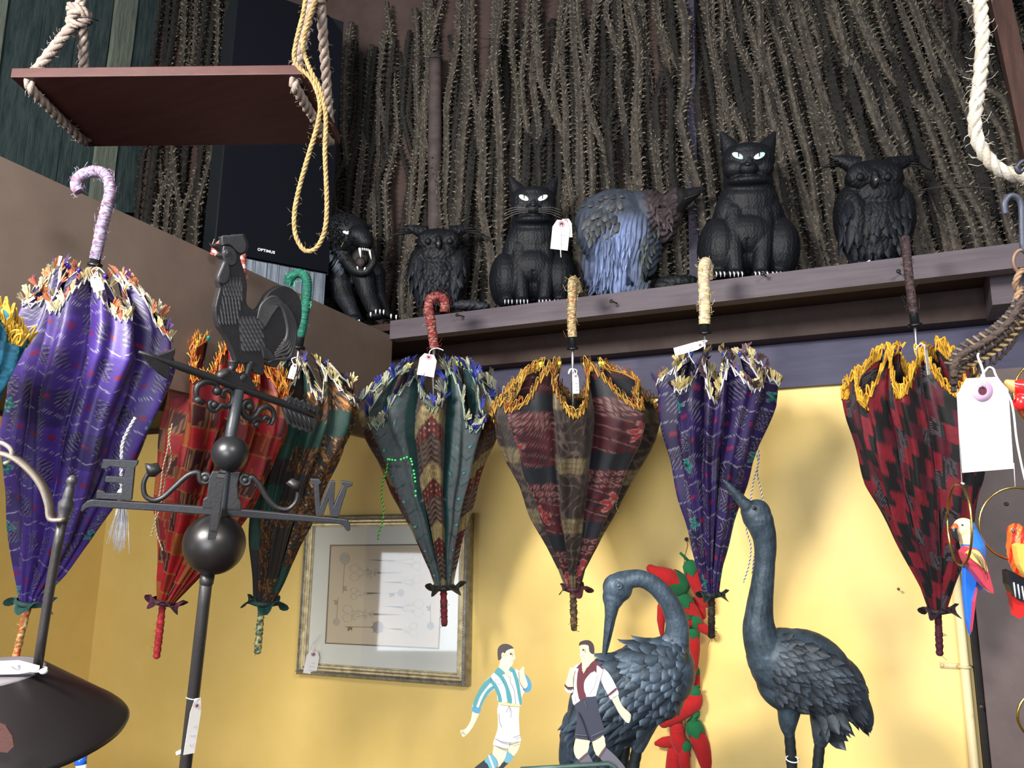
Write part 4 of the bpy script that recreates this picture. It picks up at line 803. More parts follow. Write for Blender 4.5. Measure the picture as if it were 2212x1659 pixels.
m = MB(); m.ell(at(778, 566, dp_-29*s_), (11*s_, 5*s_, 12*s_), (62, 44, 46), rot2(-10)); m.build('tongue', M_fig, pt)
def tooth(a, b, r, dd=-40):
    m = MB(); p, q = at(a[0], a[1], dp_+dd*s_), at(b[0], b[1], dp_+(dd-2)*s_); m.tube([p, p.lerp(q, .5), q], [r*s_, r*.75*s_, r*.2*s_], 7, (232, 230, 220)); m.build('tooth', M_gloss, pt)
tooth((777, 536), (779, 556), 3.2, -46); tooth((798, 540), (802, 560), 2.6, -44)
for k in range(4): tooth((783+k*4, 536+k*.6), (783+k*4, 541+k*.6), 1.6, -48)
tooth((772, 576), (773, 583), 2); tooth((789, 578), (786, 584), 2)
for k in range(4): tooth((775+k*3.4, 583+1.5*math.sin(k)), (775+k*3.4, 587), 1.4)
m = MB(); m.poly(pxs([(740, 500), (746, 498), (749, 501), (752, 499), (756, 505), (750, 506), (743, 504)], dp_-50*s_), FW, 6*s_, (120, 196, 184)); tag(m.build('eye', M_gloss, pt, smooth=False), 'pale turquoise eye', None)
m = MB(); m.poly(pxs([(791, 511), (795, 513), (796, 517), (792, 515)], dp_-50*s_), FW, 6*s_, (150, 190, 190)); tag(m.build('eye', M_gloss, pt, smooth=False), 'pale turquoise eye', None)
m = MB(); m.tube(pxs([(757, 510, -44*s_), (747, 514, -44*s_), (741, 524, -40*s_), (737, 534, -34*s_)], dp_), [1.2*s_, 2*s_, 1.8*s_, .8*s_], 5, (168, 152, 100)); m.build('cheek_stripe', M_paint, pt)
m = MB()
for _ in range(420): a = random.gauss(724, 19); b = random.gauss(508, 26); r_ = ray(a, b).normalized(); h_ = B.bvh.ray_cast(Vector((0, 0, 0)), r_); p = h_[0] or at(a, b, dp_); m.tube([p, p+(RT*random.uniform(-1.4, .2)+UP*random.uniform(-.6, 1.0)-FW*.6)*random.uniform(6, 13)*s_], [1.3*s_, .2*s_], 3, random.choice([(32, 34, 40), (22, 22, 26), (40, 44, 52)]))
m.build('ruff_hair', M_fig, pt, stuff=True)
m = MB()
for a, b in [(707, 538), (714, 546), (720, 556), (728, 564), (734, 574), (742, 582)]:
    for k in range(5): p = at(a+random.uniform(-4, 4), b+random.uniform(-5, 5), dp_-36*s_); m.tube([p, p+(RT*-.5-UP*.9)*7*s_-FW*3*s_, p+(RT*-.9-UP*1.2)*random.uniform(10, 15)*s_], [2.6*s_, 2.2*s_, .3*s_], 5, random.choice([(120, 132, 148), (90, 100, 116), (70, 78, 92)]))
m.build('cheek_tufts', M_fig, pt, stuff=True)
for a, b in [(812, 674), (821, 674), (829, 675), (801, 680), (768, 693), (776, 696), (845, 684), (856, 686)]: m = MB(); p = at(a, b, dp_-62*s_); m.tube([p+UP*5*s_, p-FW*2*s_, p-UP*5*s_], [2*s_, 1.8*s_, .5*s_], 6, (226, 226, 226)); m.build('claw', M_gloss, pt)

# ------------------------------------------------------------------ crane statues
BR1, BR2, BR3 = (50, 64, 72), (92, 110, 126), (30, 38, 42)
def crane_col(lo, hi):
    def f(C, x, y, v, N):
        n = .5+.5*np.sin(x*.11+2*np.sin(y*.07))*np.sin(y*.09+1.7*np.sin(x*.05)); n2 = H2(np.floor(x/2.5), np.floor(y/5.)); k = np.clip(.35*n+.25*n2+.5*np.clip(N@np.array(UP)*.6+.2, 0, 1)*0+.2, 0, 1)[:, None]
        C[:, :3] = lin(lo)*(1-k)+lin(hi)*k
    return f
dr = dY(1740, 1450, 1.62); B = Blob(dr)
B.c([(1612, 1092, -4, 15), (1590, 1068, -6, 9.5), (1572, 1046, -8, 5.5), (1563, 1038, -8, 3)]); B.e(1634, 1112, 0, 31, 34, 26, -20); B.e(1618, 1104, 0, 18, 19, 18, -40)
B.c([(1640, 1125, 0, 31), (1652, 1165, 0, 25), (1652, 1215, 0, 22), (1646, 1270, 0, 25), (1640, 1325, 0, 30), (1642, 1370, 0, 38), (1664, 1420, 0, 52)])
B.e(1700, 1435, 0, 84, 76, 64, -30); B.e(1745, 1448, 0, 106, 82, 66, -32); B.e(1800, 1475, 6, 76, 62, 52, -42); B.e(1700, 1480, 0, 68, 56, 54, -25)
B.c([(1830, 1500, 8, 44), (1862, 1545, 10, 26), (1876, 1572, 12, 9)]); B.e(1838, 1530, 12, 46, 20, 30, -40)
B.c([(1706, 1520, -14, 28), (1702, 1560, -14, 20), (1704, 1584, -14, 12)]); B.c([(1782, 1530, -10, 36), (1778, 1570, -10, 26), (1772, 1602, -10, 15)]); B.mesh(2.2, 5)
cr = thing('crane_statue', 'upright verdigris bronze crane statue with its beak raised', 'statue', at(1740, 1800, dr))
fin(B, 'body', M_bronze, cr, BR1, lambda x, y, v: .2*np.sin(x*.7)*np.sin(y*.13)*(y < 1350), crane_col((30, 42, 48), (78, 94, 108)))
m = MB(); rows = []
for k in range(14):
    f = k/13.; x0, y0 = 1672+f*150, 1378+f*66*1.0; L = 20+30*f; rows.append((x0+18, y0-6+10*f, x0-10*(1-f)-30*f, y0+118-6*f+14*f, 7, 1, .52+.35*f, L, 25+8*f))
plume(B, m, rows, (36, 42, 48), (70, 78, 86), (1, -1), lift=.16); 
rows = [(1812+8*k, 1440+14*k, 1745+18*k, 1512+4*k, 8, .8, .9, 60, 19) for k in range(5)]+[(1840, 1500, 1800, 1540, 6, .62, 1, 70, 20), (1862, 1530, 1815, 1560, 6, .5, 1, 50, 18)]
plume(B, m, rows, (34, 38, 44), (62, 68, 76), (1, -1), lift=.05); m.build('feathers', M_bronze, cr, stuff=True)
def leg(par, pts, r, d, col=(34, 42, 44)):
    m = MB(); q = spline([at(a, b, d) for a, b in pts], 6); s = d/F; K = len(q); m.tube(q, [r*s*(1+.1*(i % 2)) for i in range(K)], 12, col); m.build('leg', M_bronze, par)
def toground(px, py, d, z=-.62): p = at(px, py, d); return p, Vector((p.x, p.y, z))
def leg2(par, px0, py0, d, r, px1):
    s = d/F; p0 = at(px0, py0, d); p1 = at(px1, 1659, d); dv = p1-p0; k = (-.618-p0.z)/dv.z; e = p0+dv*k; m = MB(); K = 40; pts = [p0.lerp(e, i/K) for i in range(K+1)]
    m.tube(pts, [r*s*(1.05+.09*(i % 2)) for i in range(K+1)], 12, (36, 44, 46)); lo = m.build('leg', M_bronze, par)
    m = MB()
    for a in (-.6, 0, .6, PI): m.tube([e+Vector((0, 0, .008)), e+Vector((math.sin(a)*.04, -math.cos(a)*.04, .008)), e+Vector((math.sin(a)*.075, -math.cos(a)*.075, .003))], [.008, .006, .002], 8, (36, 44, 46))
    m.build('foot', M_bronze, par); return lo
for lx, ly, l1 in ((1704, 1570, 1711), (1772, 1592, 1766)):
    leg2(cr, lx, ly, dr-12*B.s, 10.5, l1)
m = MB(); q = at(1712, 1640, dr-30*B.s); m.tube([q+RT*.011*math.cos(a)+FW*.011*math.sin(a)+UP*.001*math.sin(a) for a in [2*PI*i/12 for i in range(13)]], .0012, 5, (226, 226, 226)); m.build('string', M_yarn, cr)
m = MB()
for dd in (-1,): p = at(1630, 1098, dr-27*B.s); m.ell(p, (4.6*B.s, 2.5*B.s, 4*B.s), (30, 38, 42), CF); m.build('eye', M_bronze, cr)
m = MB(); m.tube(pxs([(1626, 1084, -26*B.s), (1600, 1074, -15*B.s), (1566, 1041, -10*B.s)], dr), .7*B.s, 4, (20, 26, 30)); m.build('beak_line', M_bronze, cr)

dl = dY(1400, 1450, 1.60); B = Blob(dl)
B.c([(1452, 1445, 0, 36), (1460, 1395, 0, 30), (1462, 1345, 0, 25), (1446, 1302, 0, 21.5), (1418, 1268, 0, 20), (1388, 1251, 0, 19), (1362, 1251, 0, 20), (1342, 1258, 0, 24)])
B.e(1334, 1270, 0, 33, 31, 25, -30); B.e(1325, 1290, 0, 24, 26, 21, 0); B.c([(1323, 1300, -2, 19), (1319, 1330, -4, 13), (1313, 1370, -6, 9.5), (1307, 1405, -8, 6.5), (1304, 1424, -8, 3)])
B.e(1440, 1450, 0, 62, 76, 58, 0); B.e(1400, 1462, 0, 88, 82, 62, 28); B.e(1350, 1490, 0, 84, 84, 60, 38); B.e(1310, 1500, 4, 64, 92, 52, -18); B.e(1272, 1520, 10, 44, 96, 40, -12); B.e(1245, 1590, 20, 26, 80, 26, 0); B.e(1425, 1500, 0, 52, 56, 48, 30)
B.c([(1330, 1560, 10, 44), (1300, 1620, 16, 40), (1280, 1690, 20, 30)]); B.c([(1398, 1540, -6, 34), (1386, 1580, -8, 24), (1378, 1612, -8, 16)]); B.c([(1240, 1560, 20, 26), (1232, 1640, 22, 26), (1246, 1700, 22, 18)]); B.mesh(2.2, 5)
cl_ = thing('crane_statue', 'verdigris bronze crane statue bending its neck to preen its back', 'statue', at(1360, 1800, dl))
fin(B, 'body', M_bronze, cl_, BR1, lambda x, y, v: .2*np.sin(x*.6)*np.sin(y*.11)*((y < 1380)), crane_col((38, 50, 58), (96, 114, 132)))
m = MB(); rows = []
for k in range(13):
    f = k/12.; cx0 = 1492-150*f; rows.append((cx0-6, 1392+4*f-12*math.sin(PI*f), cx0-20-4*f, 1392+175+10*f-30*abs(f-.4), 8, -1, .34+.28*f, 27+26*f, 31+6*f))
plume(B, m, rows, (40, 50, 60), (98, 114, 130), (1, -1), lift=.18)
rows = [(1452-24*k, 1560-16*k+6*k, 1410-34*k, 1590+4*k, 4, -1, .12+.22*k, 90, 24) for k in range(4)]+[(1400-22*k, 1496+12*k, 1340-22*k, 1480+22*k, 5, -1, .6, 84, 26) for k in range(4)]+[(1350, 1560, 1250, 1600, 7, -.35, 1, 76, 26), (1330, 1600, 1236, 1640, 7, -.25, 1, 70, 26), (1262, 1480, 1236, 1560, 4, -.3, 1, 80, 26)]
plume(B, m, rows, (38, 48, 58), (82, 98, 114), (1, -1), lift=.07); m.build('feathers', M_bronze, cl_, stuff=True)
m = MB(); q = at(1336, 1265, dl-26*B.s); m.lathe(q, -FW, [(9*B.s, -3*B.s), (8*B.s, 2*B.s), (6*B.s, 2.5*B.s), (5*B.s, 0), (4*B.s, 2*B.s), (0, 4*B.s)], 18, (84, 100, 112)); m.build('eye', M_bronze, cl_)
m = MB(); m.tube(pxs([(1332, 1310, -22*B.s), (1322, 1345, -18*B.s), (1312, 1390, -15*B.s), (1306, 1420, -12*B.s)], dl), .8*B.s, 4, (24, 32, 36)); m.build('beak_line', M_bronze, cl_)
leg2(cl_, 1382, 1590, dl-8*B.s, 11, 1368); leg2(cl_, 1352, 1600, dl+18*B.s, 11, 1344)

# ------------------------------------------------------------------ framed print on the wall
YFm = D-.022; fr_ = [PY(662, 1115, YFm), PY(1017, 1108, YFm), PY(1010, 1484, YFm), PY(642, 1456, YFm)]
fo = fr_[3]; fx = (fr_[2]-fr_[3]); fw_ = fx.length; fx.normalize(); fz = (fr_[0]-fr_[3]); fh = fz.length; fz = (fz-fx*fz.dot(fx)).normalized(); fn = fz.cross(fx)*-1
if fn.y > 0: fn = -fn
pf = thing('framed_print', 'silver gilt framed print of antique scissors and keys on the yellow wall', 'picture', fo+fx*fw_/2)
FP = lambda u, v, o=0.: fo+fx*(fw_*u)+fz*(fh*v)+fn*o
def moulding(nm, prof, col, mat):
    m = MB(); cs = [(0, 0, 1, 1), (1, 0, -1, 1), (1, 1, -1, -1), (0, 1, 1, -1)]; K = len(prof); vs = []
    for (u, v, su, sv) in cs:
        for (ins, h) in prof: vs.append(fo+fx*(fw_*u+su*ins)+fz*(fh*v+sv*ins)+fn*h)
    m.add(vs, [(j*K+i, ((j+1) % 4)*K+i, ((j+1) % 4)*K+i+1, j*K+i+1) for j in range(4) for i in range(K-1)], col); return m.build(nm, mat, pf, auto=.6)
moulding('frame_outer', [(0, -.02), (0, .004), (.002, .008), (.005, .012), (.010, .013), (.012, .010), (.0135, .009)], (150, 148, 140), M_gilt)
moulding('frame_inner', [(.0135, .009), (.015, .004), (.019, .003), (.024, .007), (.029, .006), (.031, .002), (.0325, .002), (.0335, -.001)], (206, 192, 156), M_gilt)
m = MB()
for (u, v, su, sv) in ((0, 0, 1, 0), (0, 1, 1, 0), (0, 0, 0, 1), (1, 0, 0, 1)):
    Ln = fw_ if su else fh; n = int(Ln/.007)
    for i in range(n):
        t = (i+.5)/n*Ln; ins = .0105; p = fo+fx*((fw_*u) + (t if su else (ins if u == 0 else -ins)))+fz*((fh*v)+(t if sv else (ins if v == 0 else -ins)))+fn*.0125; ad = fx if su else fz; bd_ = fz if su else fx
        m.ell(p, (.0038, .0013, .0016), (160, 152, 134), ((ad+bd_*.5).normalized(), (bd_-ad*.5).normalized(), fn), 7, 5)
m.build('beaded_rim', M_gilt, pf, stuff=True)
m = MB(); a_ = .0335; m.poly([FP(0, 0)+fx*a_+fz*a_-fn*.002, FP(1, 0)-fx*a_+fz*a_-fn*.002, FP(1, 1)-fx*a_-fz*a_-fn*.002, FP(0, 1)+fx*a_-fz*a_-fn*.002], -fn, .003, (236, 236, 226)); m.build('mat_board', M_paper, pf, smooth=False)
# print area located from the photo: crop frame (offset 620,1060, scale 3.77)
QP = lambda cx, cy: PL(620+cx/3.7705, 1060+cy/3.7705, fo-fn*.0012, fn)
def flat(m, pts, col, off=0.): P = [QP(*p)+fn*off for p in pts]; m.add(P, [tuple(range(len(P)))], col)
m = MB(); flat(m, [(352, 442), (1400, 436), (1240, 1292), (310, 1245)][:0] or [(350, 440), (1282, 432), (1240, 1292), (308, 1246)], (120, 112, 94)); flat(m, [(361, 452), (1271, 444), (1229, 1279), (321, 1236)], (216, 198, 170), .0002); m.build('print_sheet', M_paper, pf, smooth=False)
dw = MB()
def ln(pts, w_=3., col=(140, 128, 108)):
    P = [QP(*p)+fn*.0005 for p in pts]; dw.tube(P, w_/3.77*dl/F*.5*1.15, 4, col)
def ring(cx, cy, rx, ry=None, w_=3., col=(140, 128, 108), n=18): ry = ry or rx; ln([(cx+rx*math.cos(2*PI*i/n), cy+ry*math.sin(2*PI*i/n)) for i in range(n+1)], w_, col)
def disc(cx, cy, rx, ry, col, off=.0004, n=14): flat(dw, [(cx+rx*math.cos(2*PI*i/n), cy+ry*math.sin(2*PI*i/n)) for i in range(n)], col, off)
G1, G2, G3 = (168, 156, 132), (120, 108, 90), (146, 134, 112)
def key(cx, cy, x2, y2, r, col):
    disc(cx, cy, r, r*1.1, tuple(q*.6+216*.4 for q in col)); ring(cx, cy, r, r*1.1, 3, col); ring(cx, cy, r*.45, r*.45, 2.5, col); ln([(cx+(x2-cx)*r/math.hypot(x2-cx, y2-cy), cy+(y2-cy)*r/math.hypot(x2-cx, y2-cy)), (x2, y2)], 8, col)
    tx, ty = (x2-cx)/math.hypot(x2-cx, y2-cy), (y2-cy)/math.hypot(x2-cx, y2-cy); b = (x2-tx*20, y2-ty*20); flat(dw, [(b[0], b[1]), (b[0]+ty*34, b[1]-tx*34), (b[0]+ty*34-tx*12, b[1]-tx*34-ty*12), (b[0]+ty*20-tx*22, b[1]-tx*20-ty*22), (b[0]+ty*34-tx*36, b[1]-tx*34-ty*36), (b[0]-tx*40, b[1]-ty*40)], col, .0004)
def scis(x0, y0, x1, y1, r, col=G2, orn=0, col2=G1):
    L_ = math.hypot(x1-x0, y1-y0); tx, ty = (x1-x0)/L_, (y1-y0)/L_; nx_, ny_ = -ty, tx; p = lambda a, b: (x0+tx*a+nx_*b, y0+ty*a+ny_*b)
    for q in (-1, 1): ring(*p(r, q*r*.95), r, r*.9, 3.5, col2); ln([p(2*r, q*r*.7), p(L_*.55, -q*3)], 4.5, col2)
    flat(dw, [p(L_*.5, -9), p(L_*.5, 9), p(L_*.62, 7), p(L_, 0), p(L_*.62, -7)], col, .0004)
    for i in range(orn): a = random.uniform(2*r, L_*.5); b = random.uniform(-1, 1)*r*1.3*(1-(a-2*r)/L_); ring(*p(a, b), random.uniform(5, 11), None, 2.5, col2, 8)
key(472, 552, 455, 835, 42, G1); key(404, 1068, 416, 872, 27, G1); key(1170, 1100, 1170, 920, 28, G2); key(741, 1112, 474, 1108, 42, G2); key(930, 832, 815, 836, 26, G2)
for k in range(8): ring(741+46*math.cos(k*PI/4), 1112+52*math.sin(k*PI/4), 9, None, 3, G2, 8)
scis(1090, 585, 655, 562, 34, G2, 2, G3); scis(515, 668, 958, 668, 36, G2, 22, G1); scis(1090, 750, 770, 744, 32, G2, 14, G1); scis(520, 838, 785, 834, 26, G2, 5, G1); scis(455, 1000, 955, 1012, 38, G2, 26, G1); scis(1110, 960, 785, 940, 38, G2, 22, G1); scis(1060, 1135, 812, 1124, 32, G2, 6, G1)
dw.build('scissors_and_keys_drawing', M_paper, pf, smooth=False)
m = MB(); m.poly([FP(0, 0)+fx*a_+fz*a_+fn*.0012, FP(1, 0)-fx*a_+fz*a_+fn*.0012, FP(1, 1)-fx*a_-fz*a_+fn*.0012, FP(0, 1)+fx*a_-fz*a_+fn*.0012], -fn, .0004, (255,)*3); m.build('glass', M_glass, pf, smooth=False)
dfm = dY(676, 1415, YFm-.02); price_tag(pf, (677, 1413), (-.2, 1), 28, 50, dfm, .1, [(677, 1413), (672, 1396), (690, 1372)])

# ------------------------------------------------------------------ felt chilli garland
dch = dY(1470, 1400, D-.045)
gl = thing('felt_chilli_garland', 'garland of red felt chilli peppers with green caps hanging from a wall nail', 'garland', at(1480, 1640, dch))
def chilli(pts, cap=None, dd=0., col=(196, 34, 36)):
    s = dch/F; P = [at(a, b, dch+dd*s) for a, b, r in pts]; Q = spline(P, 6); r = []
    for i in range(len(P)-1):
        for k in range(6): r.append((pts[i][2]*(1-k/6)+pts[i+1][2]*k/6)*s)
    r.append(pts[-1][2]*s); m = MB(); m.tube(Q, r, 16, col); m.ell(Q[0], (r[0],)*3, col, n=16, m=10); m.ell(Q[-1], (r[-1],)*3, col, n=12, m=8); o = m.build('chilli', M_felt, gl)
    if cap:
        c = Q[0]; dv = (Q[2]-Q[0]).normalized(); r0 = r[0]*1.1; a0 = dv.orthogonal().normalized(); b0 = dv.cross(a0); m = MB(); vs = []; n = 20
        for j, (rr, hh) in enumerate(((.05, -1.08), (.6, -.85), (.98, -.35), (1.04, .25), (1.04, .6))):
            for i in range(n): a = 2*PI*i/n; h = hh+(.35*math.sin(a*5) if j == 4 else .12*math.sin(a*5) if j == 3 else 0); vs.append(c+dv*(r0*h)+(a0*math.cos(a)+b0*math.sin(a))*r0*rr)
        m.add(vs, [(j*n+i, j*n+(i+1) % n, (j+1)*n+(i+1) % n, (j+1)*n+i) for j in range(4) for i in range(n)], (26, 112, 66))
        st = at(cap[0], cap[1], dch+dd*s); e = c-dv*r0; m.tube([e+dv*r0*.2, e.lerp(st, .5), st], [4*s, 3.4*s, 3*s], 8, (24, 100, 58)); m.build('cap', M_felt, o)
chilli([(1492, 1226, 15), (1502, 1255, 16), (1514, 1285, 12), (1526, 1308, 5)], (1469, 1194), -14); chilli([(1466, 1262, 22), (1440, 1246, 20), (1414, 1234, 12), (1405, 1228, 9)], (1484, 1268), -6)
chilli([(1428, 1310, 8), (1428, 1340, 9), (1430, 1372, 4)], None, 6); chilli([(1478, 1296, 15), (1494, 1320, 15), (1510, 1348, 12), (1524, 1364, 6)], (1470, 1284), -12)
chilli([(1502, 1300, 10), (1512, 1318, 13), (1518, 1330, 8)], None, 10); chilli([(1500, 1342, 12), (1512, 1352, 12), (1528, 1362, 10)], (1486, 1330), -22); chilli([(1476, 1338, 12), (1488, 1344, 11)], (1498, 1330), -24)
chilli([(1498, 1366, 12), (1496, 1400, 16), (1492, 1440, 15), (1480, 1484, 12)], (1494, 1346), -16); chilli([(1503, 1450, 8), (1502, 1480, 10), (1494, 1500, 6)], (1508, 1440), 0)
chilli([(1500, 1496, 12), (1496, 1515, 22), (1462, 1540, 20), (1434, 1560, 12)], (1512, 1484), -22); chilli([(1442, 1500, 14), (1470, 1496, 14), (1500, 1504, 12)], None, -6)
chilli([(1462, 1572, 15), (1466, 1600, 17), (1480, 1630, 12)], None, -24); chilli([(1450, 1602, 12), (1432, 1604, 11), (1418, 1606, 5)], None, -4); chilli([(1500, 1572, 17), (1514, 1610, 19), (1528, 1660, 14), (1532, 1700, 5)], (1492, 1552), -22)
chilli([(1458, 1628, 17), (1456, 1670, 19), (1462, 1710, 8)], None, -8); chilli([(1482, 1612, 10), (1478, 1640, 12), (1486, 1690, 8)], (1476, 1606), -34); chilli([(1496, 1640, 12), (1504, 1680, 14), (1500, 1720, 6)], (1492, 1628), 6)
chilli([(1502, 1540, 9), (1498, 1560, 6)], (1506, 1536), -26, (28, 110, 62))
m = MB(); m.tube([PY(1483, 1166, D-.002), PY(1483, 1165, D-.03)], .0022, 8, (40, 32, 26)); m.ell(PY(1483, 1165, D-.032), (.005,)*3, (36, 28, 24)); m.build('hanging_nail', M_iron, gl)
m = MB(); m.tube(spline([PY(1483, 1166, D-.028), PY(1485, 1180, D-.028), at(1481, 1196, dch), at(1478, 1220, dch), at(1482, 1300, dch-.02), at(1496, 1420, dch), at(1480, 1560, dch), at(1480, 1700, dch)], 5), .0012, 5, (170, 120, 60)); m.build('string', M_yarn, gl)
# ------------------------------------------------------------------ weathervane
DV = 1.15
wv = thing('weathervane', 'black cast iron rooster weathervane with compass letters and two balls', 'weathervane', at(446, 1250, DV)+Vector((0, 0, -.62-at(446, 1250, DV).z)))
axT, axB = at(512, 850, DV), at(400, 1659, DV); axis = (axT-axB).normalized()
def plane(dirv):
    n = dirv.cross(axis).normalized()
    return (n if n.dot(FW) > 0 else -n)
o1 = at(500, 840, DV); n1 = plane(at(680, 890, 1.26)-at(320, 772, 1.06)); c2 = lambda x, y: (280+x/3.95, 480+y/3.95); c3 = lambda x, y: (170+x/3.568, 850+y/3.568)
def P1(q, c=c2, off=0.): a = c(*q); return PL(a[0], a[1], o1+n1*off, n1)
IR = (33, 32, 34)
def plate(pts, f, n_, th, name, par, col=IR, bev=.0016, mat=None, smooth=False):
    m = MB(); m.poly([p-n_*th/2 for p in f(pts)], n_, th, col); o = m.build(name, mat or M_iron, par, smooth=False)
    if bev: b = o.modifiers.new('b', 'BEVEL'); b.width = bev; b.segments = 2; b.limit_method = 'ANGLE'; b.angle_limit = .9
    return o
def smoothed(pts, n=3): return [(q.x, q.y) for q in spline([Vector((a, b, 0)) for a, b in pts+[pts[0]]], n)][:-1]
ro = [(782, 196), (778, 150), (772, 120), (798, 126), (818, 110), (852, 116), (884, 104), (920, 112), (955, 98), (980, 138), (1000, 190), (988, 250), (938, 282), (926, 304), (946, 370), (966, 430), (984, 530), (980, 620), (978, 680), (1002, 722), (1040, 746), (1080, 740), (1112, 690), (1150, 622), (1204, 572), (1270, 542), (1340, 552), (1400, 594), (1440, 662), (1452, 760), (1440, 860), (1404, 946), (1350, 1004), (1332, 1080), (1290, 1124), (1262, 1200), (1232, 1236), (1180, 1226), (1132, 1196), (1130, 1286), (1092, 1300), (1050, 1280), (1010, 1200), (960, 1206), (900, 1200), (872, 1130), (840, 1050), (790, 960), (742, 890), (720, 800), (716, 720), (738, 620), (752, 560), (736, 500), (746, 440), (776, 380), (782, 320), (742, 280), (778, 268), (752, 236), (696, 196), (745, 182)]
FF = lambda off: (lambda pts: [P1(q, c2, off) for q in pts])
rb = plate(smoothed(ro, 2), FF(0), n1, .012, 'rooster', wv, bev=.0028)
plate(smoothed([(790, 200), (782, 120), (818, 116), (884, 110), (950, 104), (975, 140), (992, 195), (980, 245), (940, 268), (905, 240), (870, 205), (830, 190)], 2), FF(-.0075), n1, .004, 'comb', rb, (52, 52, 55), .0012)
plate(smoothed([(800, 330), (840, 350), (850, 420), (840, 490), (800, 528), (756, 510), (748, 460), (776, 390)], 3), FF(-.0075), n1, .006, 'wattle', rb, (50, 50, 53), .002)
plate(smoothed([(800, 200), (860, 210), (900, 250), (912, 320), (890, 360), (850, 370), (810, 330), (790, 260)], 3), FF(-.0068), n1, .004, 'cheek', rb, (48, 48, 51), .0012)
m = MB(); e = P1((830, 262), c2, -.009); m.lathe(e, -n1, [(.0048, 0), (.004, .0014), (.003, .0006), (.002, .0016), (0, .002)], 14, (56, 56, 58)); m.build('eye', M_iron, rb)
def fl(mb, q, dx, dy, L, W, lift=.1, off=-.0058): feather(mb, P1(q, c2, off), -n1, PL(280+(q[0]+dx)/3.95, 480+(q[1]+dy)/3.95, o1+n1*off, n1)-P1(q, c2, off), L, W, (40, 40, 43), (62, 61, 62), lift, 4)
m = MB()
for r_ in range(9):
    for k in range(6): y = 470+r_*40; x = 800+k*29+(14 if r_ % 2 else 0)-max(0, r_-3)*8; fl(m, (x if x < 965 else 965, y), 4-k, 30, .014, .0048, .08)
for r_ in range(7):
    for k in range(6): fl(m, (930+k*32+(16 if r_ % 2 else 0)+r_*4, 800+r_*38), 10, 30, .013, .0088, .12)
m.build('neck_feathers', M_iron, rb, stuff=True)
m = MB()
for k in range(10):
    a = k/9.; st = (1090+6*k, 830+8*k); ce = [(st[0], st[1]), (1130+18*k, 700-4*k+30*a), (1230+20*k, 640+26*k), (1330+8*k-30*a, 740+44*k), (1360-6*k-60*a*a, 900+30*k), (1345-18*k, 960+26*k)]
    ce = [q for q in ce]; m.tube(spline([P1(q, c2, -.006) for q in ce], 6), [.0012+.0022*math.sin(PI*min(1, i/30)) for i in range(31)], 6, (50, 49, 51))
for k in range(7):
    m.tube(spline([P1(q, c2, -.006) for q in [(1080+10*k, 1010+8*k), (1130+14*k, 1080+10*k), (1150+16*k-k*k, 1170+3*k)]], 5), [.0012, .002, .0026, .003, .003, .003, .003, .003, .0026, .002, .001], 6, (48, 47, 49))
m.build('tail_feathers', M_iron, rb, stuff=True)
for pts in ([(886, 1180), (880, 1230), (850, 1270), (790, 1300), (770, 1330)], [(1030, 1190), (1014, 1250), (990, 1300), (950, 1330), (930, 1340)]):
    m = MB(); m.tube(spline([P1(q) for q in pts], 4), [.008, .0075, .007, .0065, .006, .0055, .005, .005, .005, .006, .007, .007, .007, .007, .007, .006, .006], 10, IR); m.build('leg', M_iron, rb)
plate(smoothed([(760, 1336), (800, 1290), (860, 1262), (920, 1280), (960, 1310), (1000, 1290), (1030, 1340), (1060, 1440)], 2), FF(0), n1, .010, 'foot_mount', wv)
# arrow
ar = [P1((80, 1106)), P1((1570, 1640))]
m = MB(); m.tube([ar[0].lerp(ar[1], i/14) for i in range(15)], [.002+.0035*min(1, i/3) for i in range(15)], 10, IR); arw = m.build('arrow', M_iron, wv)
plate([(84, 1112), (230, 1130), (320, 1100), (385, 1070), (384, 1120), (350, 1190), (345, 1215), (330, 1345), (240, 1290), (150, 1190)], FF(0), n1, .005, 'arrowhead', arw)
tl = lambda pts: [P1(q, c3) for q in pts]
up_ = [(1565, 80), (1600, 30), (1626, 12), (1660, 40), (1680, 30), (1706, 56), (1726, 46), (1752, 74), (1774, 64), (1800, 92), (1822, 84), (1852, 102), (1844, 150), (1834, 196)]
lw_ = [(1556, 84), (1834, 200), (1826, 230), (1800, 304), (1770, 286), (1750, 300), (1724, 276), (1700, 286), (1680, 262), (1652, 268), (1634, 240), (1606, 236), (1590, 190)]
plate(up_, tl, n1, .005, 'tail_vane', arw, (50, 50, 52)); plate(lw_, tl, n1, .005, 'tail_vane', arw, (50, 50, 52))
m = MB()
for k in range(6): m.tube([P1((1640+38*k, 40+12*k), c3, -.003), P1((1600+38*k, 100+15*k), c3, -.003)], .0011, 5, (36, 36, 38)); m.tube([P1((1580+38*k, 110+15*k), c3, -.003), P1((1640+32*k, 225+12*k), c3, -.003)], .0011, 5, (36, 36, 38))
m.build('vane_ribs', M_iron, arw, stuff=True)
def scroll(pts, c, n_, o_, r=.0042, leaf=None, name='scroll', th=.008, par=None):
    f = lambda q, off=0.: PL(*c(*q), o_+n_*off, n_); m = MB(); Q = spline([f(q) for q in pts], 6); K = len(Q); m.tube(Q, [r*(.75+.35*math.sin(PI*i/K)) for i in range(K)], 8, IR); m.ell(Q[0], (r*1.5,)*3, IR)
    if leaf: m.poly([f(q)-n_*th/2 for q in leaf], n_, th, IR)
    return m.build(name, M_iron, par or wv)
scroll([(745, 1440), (740, 1385), (690, 1362), (628, 1364), (580, 1402), (568, 1460), (586, 1520)], c2, n1, o1, leaf=[(545, 1520), (575, 1480), (610, 1500), (645, 1530), (612, 1560), (580, 1545)])
